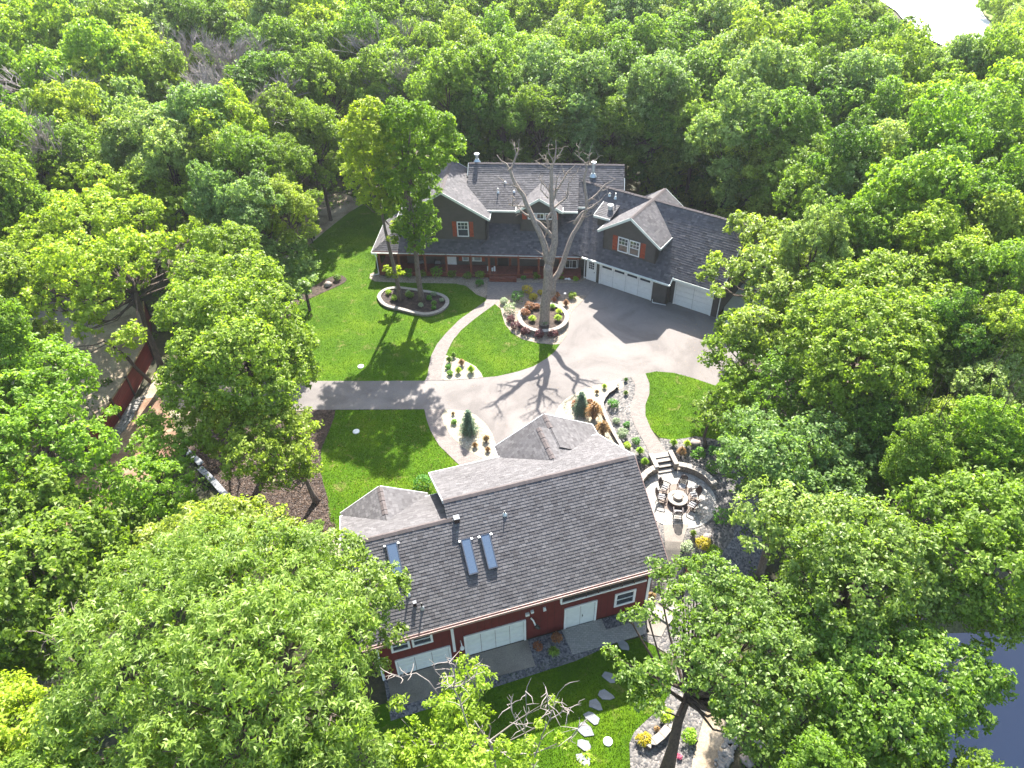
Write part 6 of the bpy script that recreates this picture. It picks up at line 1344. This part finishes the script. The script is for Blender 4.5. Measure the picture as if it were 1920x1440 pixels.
PL = [
 # porch bed, left to right
 ('shrub','small pale grass clump at the left end of the porch bed',706,514,.32,L_GRN,'t'),('shrub','dark rounded shrub behind the left yard trunk in the porch bed',733,520,.5,L_DARK,'r'),
 ('shrub','bright green round shrub in the porch bed, between the two yard trunks',764,520,.52,L_GRN,'r'),('shrub','dark shrub half behind the right yard trunk in the porch bed',794,519,.42,L_DARK,'r'),
 ('shrub','largest bright green round shrub of the porch bed',820,519,.62,L_GRN,'r'),('shrub','dark round shrub right of the largest bright one in the porch bed',848,520,.42,L_DARK,'r'),
 ('shrub','mid green shrub third from the porch steps',877,522,.42,L_MID,'r'),('shrub','green shrub in the porch bed nearest the porch steps',900,522,.45,L_MID,'r'),('shrub','low green shrub in front of the one nearest the steps',900,537,.38,L_GRN,'r'),
 ('shrub','small yellowish plant in the bed right of the steps',981,525,.25,L_GRN,'r'),('shrub','dark shrub in the bed right of the steps',1006,523,.36,L_DARK,'r'),('shrub','dark shrub behind the dead tree foot by the porch',1052,523,.33,L_DARK,'r'),('shrub','low yellow green plant beside the white side door',1079,527,.28,L_LIME,'r'),
 # island
 ('shrub','bright green rounded shrub left of the golden one in the island',972,565,.62,L_GRN,'r'),('shrub','golden yellow shrub at the top of the island bed',990,550,.52,L_GOLD,'r'),('shrub','small orange yellow flowering plant below the golden shrub',1000,562,.40,L_GOLD,'r'),
 ('shrub','small golden shrub just left of the dead trunk',1014,553,.3,L_GOLD,'r'),('shrub','upper small sage plant at the left of the island',945,570,.34,L_SAGE,'r'),('shrub','larger sage green mound at the left of the island',957,586,.55,L_SAGE,'r'),
 ('shrub','purple barberry, leftmost of the five below the planter wall',957,604,.36,L_PURP,'r'),('shrub','purple barberry, second from the left below the planter wall',967,618,.4,L_PURP,'r'),('shrub','purple barberry, middle one of the five below the planter wall',986,627,.42,L_PURP,'r'),
 ('shrub','purple barberry, fourth from the left below the planter wall',1011,633,.44,L_PURP,'r'),('shrub','purple barberry, rightmost below the planter wall in the trunk shadow',1036,632,.42,L_PURP,'r'),
 ('shrub','spiky reddish plant beside the path light in the island',1045,559,.36,L_RUST,'t'),('shrub','faded red plant right against the dead trunk in the island',1039,567,.33,L_RUST,'t'),('shrub','spiky red plant right of the round planter',1061,574,.38,L_RUST,'t'),('shrub','round green shrub at the right end of the island',1073,560,.36,L_MID,'r'),
 # drive corner bed
 ('shrub','dark green tuft at the top of the walk corner bed',843,680,.36,L_DARK,'t'),('shrub','wide low tuft at the lawn edge of the walk corner bed',851,671,.3,L_MID,'t'),('shrub','tall grass tuft, middle of the walk corner bed',866,686,.38,L_BRONZE,'t'),('shrub','green grass tuft below the tall one in the walk corner bed',860,700,.34,L_LIME,'t'),('shrub','grass tuft at the right of the walk corner bed',884,699,.42,L_LIME,'t'),('shrub','tiny green plant left in the walk corner bed',841,692,.24,L_GRN,'r'),('shrub','small green plant by the drive in the walk corner bed',844,704,.24,L_GRN,'r'),
 # kidney bed
 ('shrub','lime hosta at the left end of the kidney bed',729,554,.26,L_LIME,'r'),('shrub','lime hosta before the left yard trunk',740,565,.3,L_LIME,'r'),('shrub','dull green plant between the two yard trunks',769,560,.36,L_MID,'r'),('shrub','pale bluish plant behind the gap between the yard trunks',766,554,.22,L_SAGE,'r'),
 ('shrub','pale plant in the right half of the kidney bed',814,557,.26,L_SAGE,'r'),('shrub','bright green plant right of the right yard trunk',806,565,.28,L_GRN,'r'),('shrub','small green plant low right in the kidney bed',815,574,.26,L_GRN,'r'),('shrub','lowest small green plant of the kidney bed',814,582,.2,L_GRN,'r'),('shrub','small plant at the right end of the kidney bed',829,568,.22,L_SAGE,'r'),('shrub','pale plant at the foot of the right yard trunk',790,578,.24,L_SAGE,'r'),
 # spruce bed, left
 ('shrub','tiny bronze tuft at the top of the left spruce bed',850,779,.18,L_BRONZE,'t'),('shrub','small round green shrub left of the left spruce',851,795,.22,L_GRN,'r'),('shrub','dark bronze grass below the left spruce',891,839,.28,L_BRONZE,'t'),('shrub','larger bronze grass right of the left spruce',912,828,.34,L_BRONZE,'t'),('shrub','bronze grass nearest the barn in the left spruce bed',915,847,.26,L_BRONZE,'t'),
 # right white bed
 ('shrub','red flowering shrub against the right spruce',1080,764,.36,L_RUST,'r'),('shrub','small red plant right of the right spruce',1106,757,.22,L_RUST,'r'),('ornamental_grass','largest bronze ornamental grass beside the barn gable',1113,786,.9,L_BRONZE,'t'),('ornamental_grass','second bronze ornamental grass nearer the barn roof',1130,815,.72,L_BRONZE,'t'),('shrub','tiny green tuft at the top of the white bed',1133,729,.26,L_LIME,'t'),('shrub','tiny dry tuft beside the curved wall top',1119,739,.22,L_BRONZE,'t'),
 # grey gravel beds
 ('shrub','bushy green and red shrub in the upper grey gravel',1150,763,.42,L_GRN,'r'),('shrub','small bluish plant in the grey gravel by the low wall',1155,794,.26,L_SAGE,'r'),('shrub','small bright plant in the grey gravel by the walk',1175,801,.26,L_GRN,'r'),('shrub','larger pale green plant beside the low wall foot',1166,820,.4,L_SAGE,'r'),('shrub','bright green plant near the walk, third down the grey gravel',1192,832,.3,L_GRN,'r'),('shrub','small light plant near the barn roof corner',1176,840,.26,L_LIME,'r'),
 ('ornamental_grass','orange tipped grass right beside the barn roof corner',1199,852,.36,L_LIME,'t'),('ornamental_grass','yellow grass just above the patio wall',1208,872,.36,L_LIME,'t'),('shrub','dark tuft in the upper grey gravel near the drive',1173,716,.22,L_DARK,'t'),('shrub','dark tuft in the middle of the upper grey gravel',1173,741,.24,L_DARK,'t'),
 ('ornamental_grass','upright green grass left in the slate bed',1262,836,.34,L_LIME,'t'),('ornamental_grass','upright green grass, right one of the pair behind the steps',1287,838,.34,L_LIME,'t'),('ornamental_grass','tall bronze green grass just behind the patio steps',1277,854,.42,L_BRONZE,'t'),
 ('shrub','bright green round shrub behind the patio wall',1307,860,.5,L_GRN,'r'),('shrub','green shrub under the small leaning tree shade',1339,854,.46,L_GRN,'r'),('shrub','dense green shrub right of the patio wall',1336,884,.52,L_GRN,'r'),('shrub','large bright green shrub right below the patio',1351,979,.62,L_GRN,'r'),
 ('shrub','small dark tuft in the gravel below the patio',1299,1004,.26,L_DARK,'t'),('shrub','pale green shrub beside the lower walk',1288,1033,.42,L_SAGE,'r'),('shrub','golden green shrub beside the lower walk',1316,1026,.44,L_GOLD,'r'),('shrub','yellow round shrub nearest the big oak crown',1337,1042,.46,L_LIME,'r'),('shrub','pink flowering shrub beside the lower walk',1295,1077,.34,L_PINK,'r'),
 ('shrub','rust coloured grass beside the barn corner window',1221,1124,.36,L_BRONZE,'t'),('shrub','orange leafed shrub in the dark gravel at the barn foot, left one',1008,1217,.3,L_RUST,'r'),('shrub','orange leafed shrub in the dark gravel at the barn foot, right one',1044,1202,.32,L_RUST,'r'),('shrub','dim green grass at the front of the dark gravel bed',1038,1228,.42,L_MID,'t'),
 ('shrub','bright yellow shrub above the curved wall, bottom right',1251,1348,.42,L_LIME,'r'),('shrub','golden shrub left of the curved wall',1206,1392,.38,L_GOLD,'r'),('shrub','yellow green shrub right of the oak trunk foot',1290,1386,.42,L_LIME,'r'),('shrub','tiny red flower plant at the bottom gravel',1273,1421,.12,L_PINK,'r'),('shrub','small tuft in the middle of the bottom gravel',1231,1370,.2,L_BRONZE,'t'),
 ('shrub','leafy shrub at the barn corner beside the front lawn',792,915,.62,L_GRN,'r'),('shrub','small shrub low in the mulch near the barn corner',597,992,.42,L_MID,'r'),('shrub','small spiky plant on the cream sand strip',587,1018,.3,L_BRONZE,'t'),('shrub','young dark plant in the left mulch bed',634,526,.34,L_DARK,'r'),
 # planter ring
]
for nm, lab, px, py, r, lm, k in PL:
    bush(nm, lab, 'shrub' if nm == 'shrub' else 'grass', px, py, r, lm, 'round' if k == 'r' else 'tuft', h=1.25 if k == 'r' else (1.5 if nm == 'shrub' else 1.6), dz=0.06 if not (715 < px < 835 and 545 < py < 590) else 0.16, leaf=0.10 if r > 0.3 else 0.07)
for lab, px, py, r, lm, k in [('green daylily mound front centre of the round planter, in trunk shade',1021,607,.42,L_GRN,'t'),('bright daylily mound front left in the round planter',998,601,.42,L_LIME,'t'),('bright daylily mound front right in the round planter',1046,600,.45,L_LIME,'t'),('daylily mound at the right of the dead trunk',1048,587,.38,L_LIME,'t'),('daylily mound at the upper right of the dead trunk',1036,577,.34,L_LIME,'t'),('upper russet spirea at the left in the round planter',993,579,.44,L_RUST,'r'),('lower russet spirea at the left in the round planter',986,590,.42,L_RUST,'r'),('small russet plant just left of the dead trunk',1006,578,.30,L_RUST,'r')]:
    p = at(px, py, 0.38); bush('shrub', lab, 'shrub', px, py, r, lm, 'round' if k == 'r' else 'tuft', h=1.1, p=p, leaf=0.09, dens=1.2)
def spruce(label, px, py, hgt, r, dz=0.06):
    p = on(px, py, dz); rt_ = thing('spruce', label, 'spruce', p); rs = random.Random(int(px))
    mb = MB(); mb.tube([(0,0,-0.1), (0,0,hgt*0.97)], [0.06, 0.01], 6); Cs, Ns = [], []
    lay = 15
    for k in range(lay):
        f = k/lay; z = 0.1+hgt*f*0.97; rr = r*(1-f)**0.85+0.05; nb = int(15-8*f)
        for j in range(nb):
            a = 6.28*j/nb+k*0.7+rs.uniform(-.15,.15); L = rr*rs.uniform(0.62, 1.18); e = Vector((math.cos(a)*L, math.sin(a)*L, z+L*0.10)); mb.tube([(0,0,z), e], [0.018, 0.006], 4, cap=False)
            q = int(20+50*L); t = RNG.random(q)**0.7; base = np.array([0,0,z])+(np.array(e)-np.array([0,0,z]))*t[:, None]
            Cs.append(base+RNG.normal(0, 0.05, (q, 3))*np.array([1,1,0.5])); Ns.append(unit(q)*0.7+np.array([0,0,0.6]))
    mb.build('trunk', M_BARKD, rt_); C = np.concatenate(Cs); Nn = np.concatenate(Ns); Nn /= np.linalg.norm(Nn, axis=1, keepdims=True); n = len(C)
    link('needles', leaf_mesh('needles', C, Nn, RNG.uniform(0.09, 0.16, n), 0.035, RNG.normal(0.5, 0.22, n), L_SPR), rt_)
spruce('blue green young spruce in the left white gravel bed', 880, 812, 2.1, 0.62)
spruce('blue green young spruce in the right white gravel bed', 1089, 774, 1.9, 0.60)

# ---- ground cover of the wood: brush nobody could count
YARD = [on(*p) for p in [(470,520),(560,470),(640,385),(700,372),(760,360),(820,300),(900,265),(1190,265),(1260,330),(1420,400),(1440,560),(1430,720),(1420,820),(1385,850),(1375,1010),(1330,1110),(1300,1240),(1370,1340),(1400,1460),(640,1460),(640,1280),(560,1080),(440,960),(340,850),(280,900),(160,900),(230,720),(20,620),(120,560),(260,560),(300,700),(480,700),(460,600)]]
YP = np.array([(p.x, p.y) for p in YARD])
def inside(x, y, P=YP):
    c = np.zeros(len(x), bool); n = len(P); j = n-1
    for i in range(n):
        xi, yi = P[i]; xj, yj = P[j]; k = ((yi > y) != (yj > y)) & (x < (xj-xi)*(y-yi)/(yj-yi+1e-12)+xi); c ^= k; j = i
    return c
def brush(name, x0, x1, y0, y1, count, leaves, rr, m, lf):
    x = RNG.uniform(x0, x1, count*3); y = RNG.uniform(y0, y1, count*3); k = ~inside(x, y); k &= ~inside(x, y, np.array([(p.x, p.y) for p in LAKE])); k &= ~((x > 18) & (y < 27))
    k &= np.abs(x) < y*0.78+14
    x, y = x[k][:count], y[k][:count]; n = len(x); z = np.array([height(a, b) for a, b in zip(x, y)]); r = RNG.uniform(rr[0], rr[1], n)
    d = unit(n*leaves); d[:, 2] = np.abs(d[:, 2]); C = np.repeat(np.stack([x, y, z], 1), leaves, 0)+d*np.repeat(r, leaves)[:, None]*RNG.uniform(0.5, 1.1, (n*leaves, 1))*np.array([1,1,1.1])
    Nn = d*0.5+np.array([0,0,0.5])+unit(n*leaves)*0.6; Nn /= np.linalg.norm(Nn, axis=1, keepdims=True); T = np.repeat(RNG.normal(.4,.15,n), leaves)+RNG.normal(0,.15,n*leaves)
    o = link(name, leaf_mesh(name, C, Nn, lf, lf*0.6, T, m)); o['kind'] = 'stuff'; o['label'] = 'low leafy brush covering the ground under the trees'; o['category'] = 'undergrowth'
brush('undergrowth', -50, 60, 6, 80, 1500, 60, (0.35, 0.95), L_DARK, 0.22)
brush('undergrowth', -110, 110, 75, 165, 900, 40, (0.6, 1.4), L_DARK, 0.5)



# ---- fallen leaves and grass blades: fine cover nobody could count
def ground_z(x, y): return height(x, y)
def scatter_in(P, dens):
    A = np.array([(p.x, p.y) for p in P]); x0, y0 = A.min(0); x1, y1 = A.max(0); n = int((x1-x0)*(y1-y0)*dens)
    x = RNG.uniform(x0, x1, n); y = RNG.uniform(y0, y1, n); k = inside(x, y, A); return x[k], y[k]
def grass(name, px, dens, dz):
    P = [on(*p) for p in px]; x, y = scatter_in(P, dens); n = len(x); z = np.array([height(a, b) for a, b in zip(x, y)])+dz-0.005
    a = RNG.uniform(0, 6.28, n); h = RNG.uniform(0.04, 0.10, n); wv = RNG.uniform(0.010, 0.022, n); lean = unit(n)*0.04
    b0 = np.stack([x-np.cos(a)*wv, y-np.sin(a)*wv, z], 1); b1 = np.stack([x+np.cos(a)*wv, y+np.sin(a)*wv, z], 1); tp = np.stack([x+lean[:,0], y+lean[:,1], z+h], 1)
    V = np.stack([b0, b1, tp], 1).reshape(-1, 3).astype(np.float32); me = bpy.data.meshes.new(name); me.vertices.add(3*n); me.vertices.foreach_set('co', V.ravel()); me.loops.add(3*n); me.loops.foreach_set('vertex_index', np.arange(3*n, dtype=np.int32))
    me.polygons.add(n); me.polygons.foreach_set('loop_start', np.arange(0, 3*n, 3, dtype=np.int32)); me.polygons.foreach_set('loop_total', np.full(n, 3, dtype=np.int32))
    t_ = me.attributes.new('tint', 'FLOAT', 'FACE'); t_.data.foreach_set('value', np.clip(RNG.normal(.5,.22,n), 0, 1).astype(np.float32)); me.materials.append(L_BLADE); me.update()
    o = link(name, me); o['kind'] = 'stuff'
L_BLADE = leaf_mat('grass blade', (0.034,0.085,0.001), (0.062,0.132,0.001), (0.115,0.19,0.004), 0.25, 0.0, 0.0)
grass('grass', [(540,714)]+W1L+BEDG+[(704,490),(722,440),(744,400),(700,385),(600,450),(560,500)], 190, 0.02)
grass('grass', LCT+W1R[::-1][1:-2]+[(852.5,670.6),(873,678),(892,688),(902.5,701)]+LCB[:-1], 260, 0.045)
grass('grass', [(640,769),(795.5,768)]+W2L[1:-1]+[(850,900),(820,930),(700,940),(645,1000)]+LDL[::-1], 300, 0.02)
grass('grass', LK+[(1230,697.5),(1262.5,700),(1300,710),(1341,724),(1400,720),(1400,830)], 300, 0.06)
grass('grass', [(1256,1309),(1237,1327),(1209.6,1352.5),(1189,1373),(1180,1394),(1182,1445),(900,1445),(760,1400),(900,1275),(1075,1228),(1213,1192),(1240,1225)], 420, 0.03)
def litter(name, px, n, m, dz, s=0.07):
    P = [on(*p) for p in px]; A = np.array([(p.x, p.y) for p in P]); x0, y0 = A.min(0); x1, y1 = A.max(0); x = RNG.uniform(x0, x1, n*3); y = RNG.uniform(y0, y1, n*3); k = inside(x, y, A); x, y = x[k][:n], y[k][:n]
    z = np.array([height(a, b) for a, b in zip(x, y)])+dz; nn = unit(len(x))*0.4+np.array([0,0,1.0]); nn /= np.linalg.norm(nn, axis=1, keepdims=True)
    o = link(name, leaf_mesh(name, np.stack([x, y, z], 1), nn, s*RNG.uniform(.6,1.4,len(x)), s*.6, RNG.random(len(x)), m)); o['kind'] = 'stuff'
litter('fallen_leaves', [(600,715),(1340,600),(1400,640),(1340,724),(1200,700),(1041,776),(930,840),(800,768),(600,769)], 500, L_BRONZE, 0.06, 0.06)
litter('fallen_leaves', [(1290,575),(1400,600),(1400,660),(1330,700),(1260,600)], 260, L_BRONZE, 0.06, 0.07)
litter('mulch_chips', [(629,769),(590,780),(480,820),(342,848),(380,885),(452,966),(520,1010),(636,1005),(605,905),(602,843)], 7000, leaf_mat('bark chip', (0.02,0.012,0.008), (0.05,0.03,0.02), (0.15,0.095,0.06), 0.0, 0.0, 0.2), 0.08, 0.11)
litter('fallen_leaves', [(640,769),(795,768),(850,865),(820,930),(700,940),(620,978),(605,905)], 260, L_RUST, 0.09, 0.06)
# ------------------------------------------------------------------ the air
mb = MB(); mb.box((-700, -95, -8.5), (700, 920, 37.5)); hz = mb.build('haze', [])
hm = bpy.data.materials.new('haze'); hm.use_nodes = True; t = hm.node_tree; t.nodes.clear()
pv = t.nodes.new('ShaderNodeVolumePrincipled'); pv.inputs['Density'].default_value = 0.0002; pv.inputs['Color'].default_value = (0.92, 0.96, 1.0, 1); pv.inputs['Anisotropy'].default_value = 0.35
mo = t.nodes.new('ShaderNodeOutputMaterial'); t.links.new(pv.outputs[0], mo.inputs['Volume']); hz.data.materials.append(hm); hz['kind'] = 'stuff'
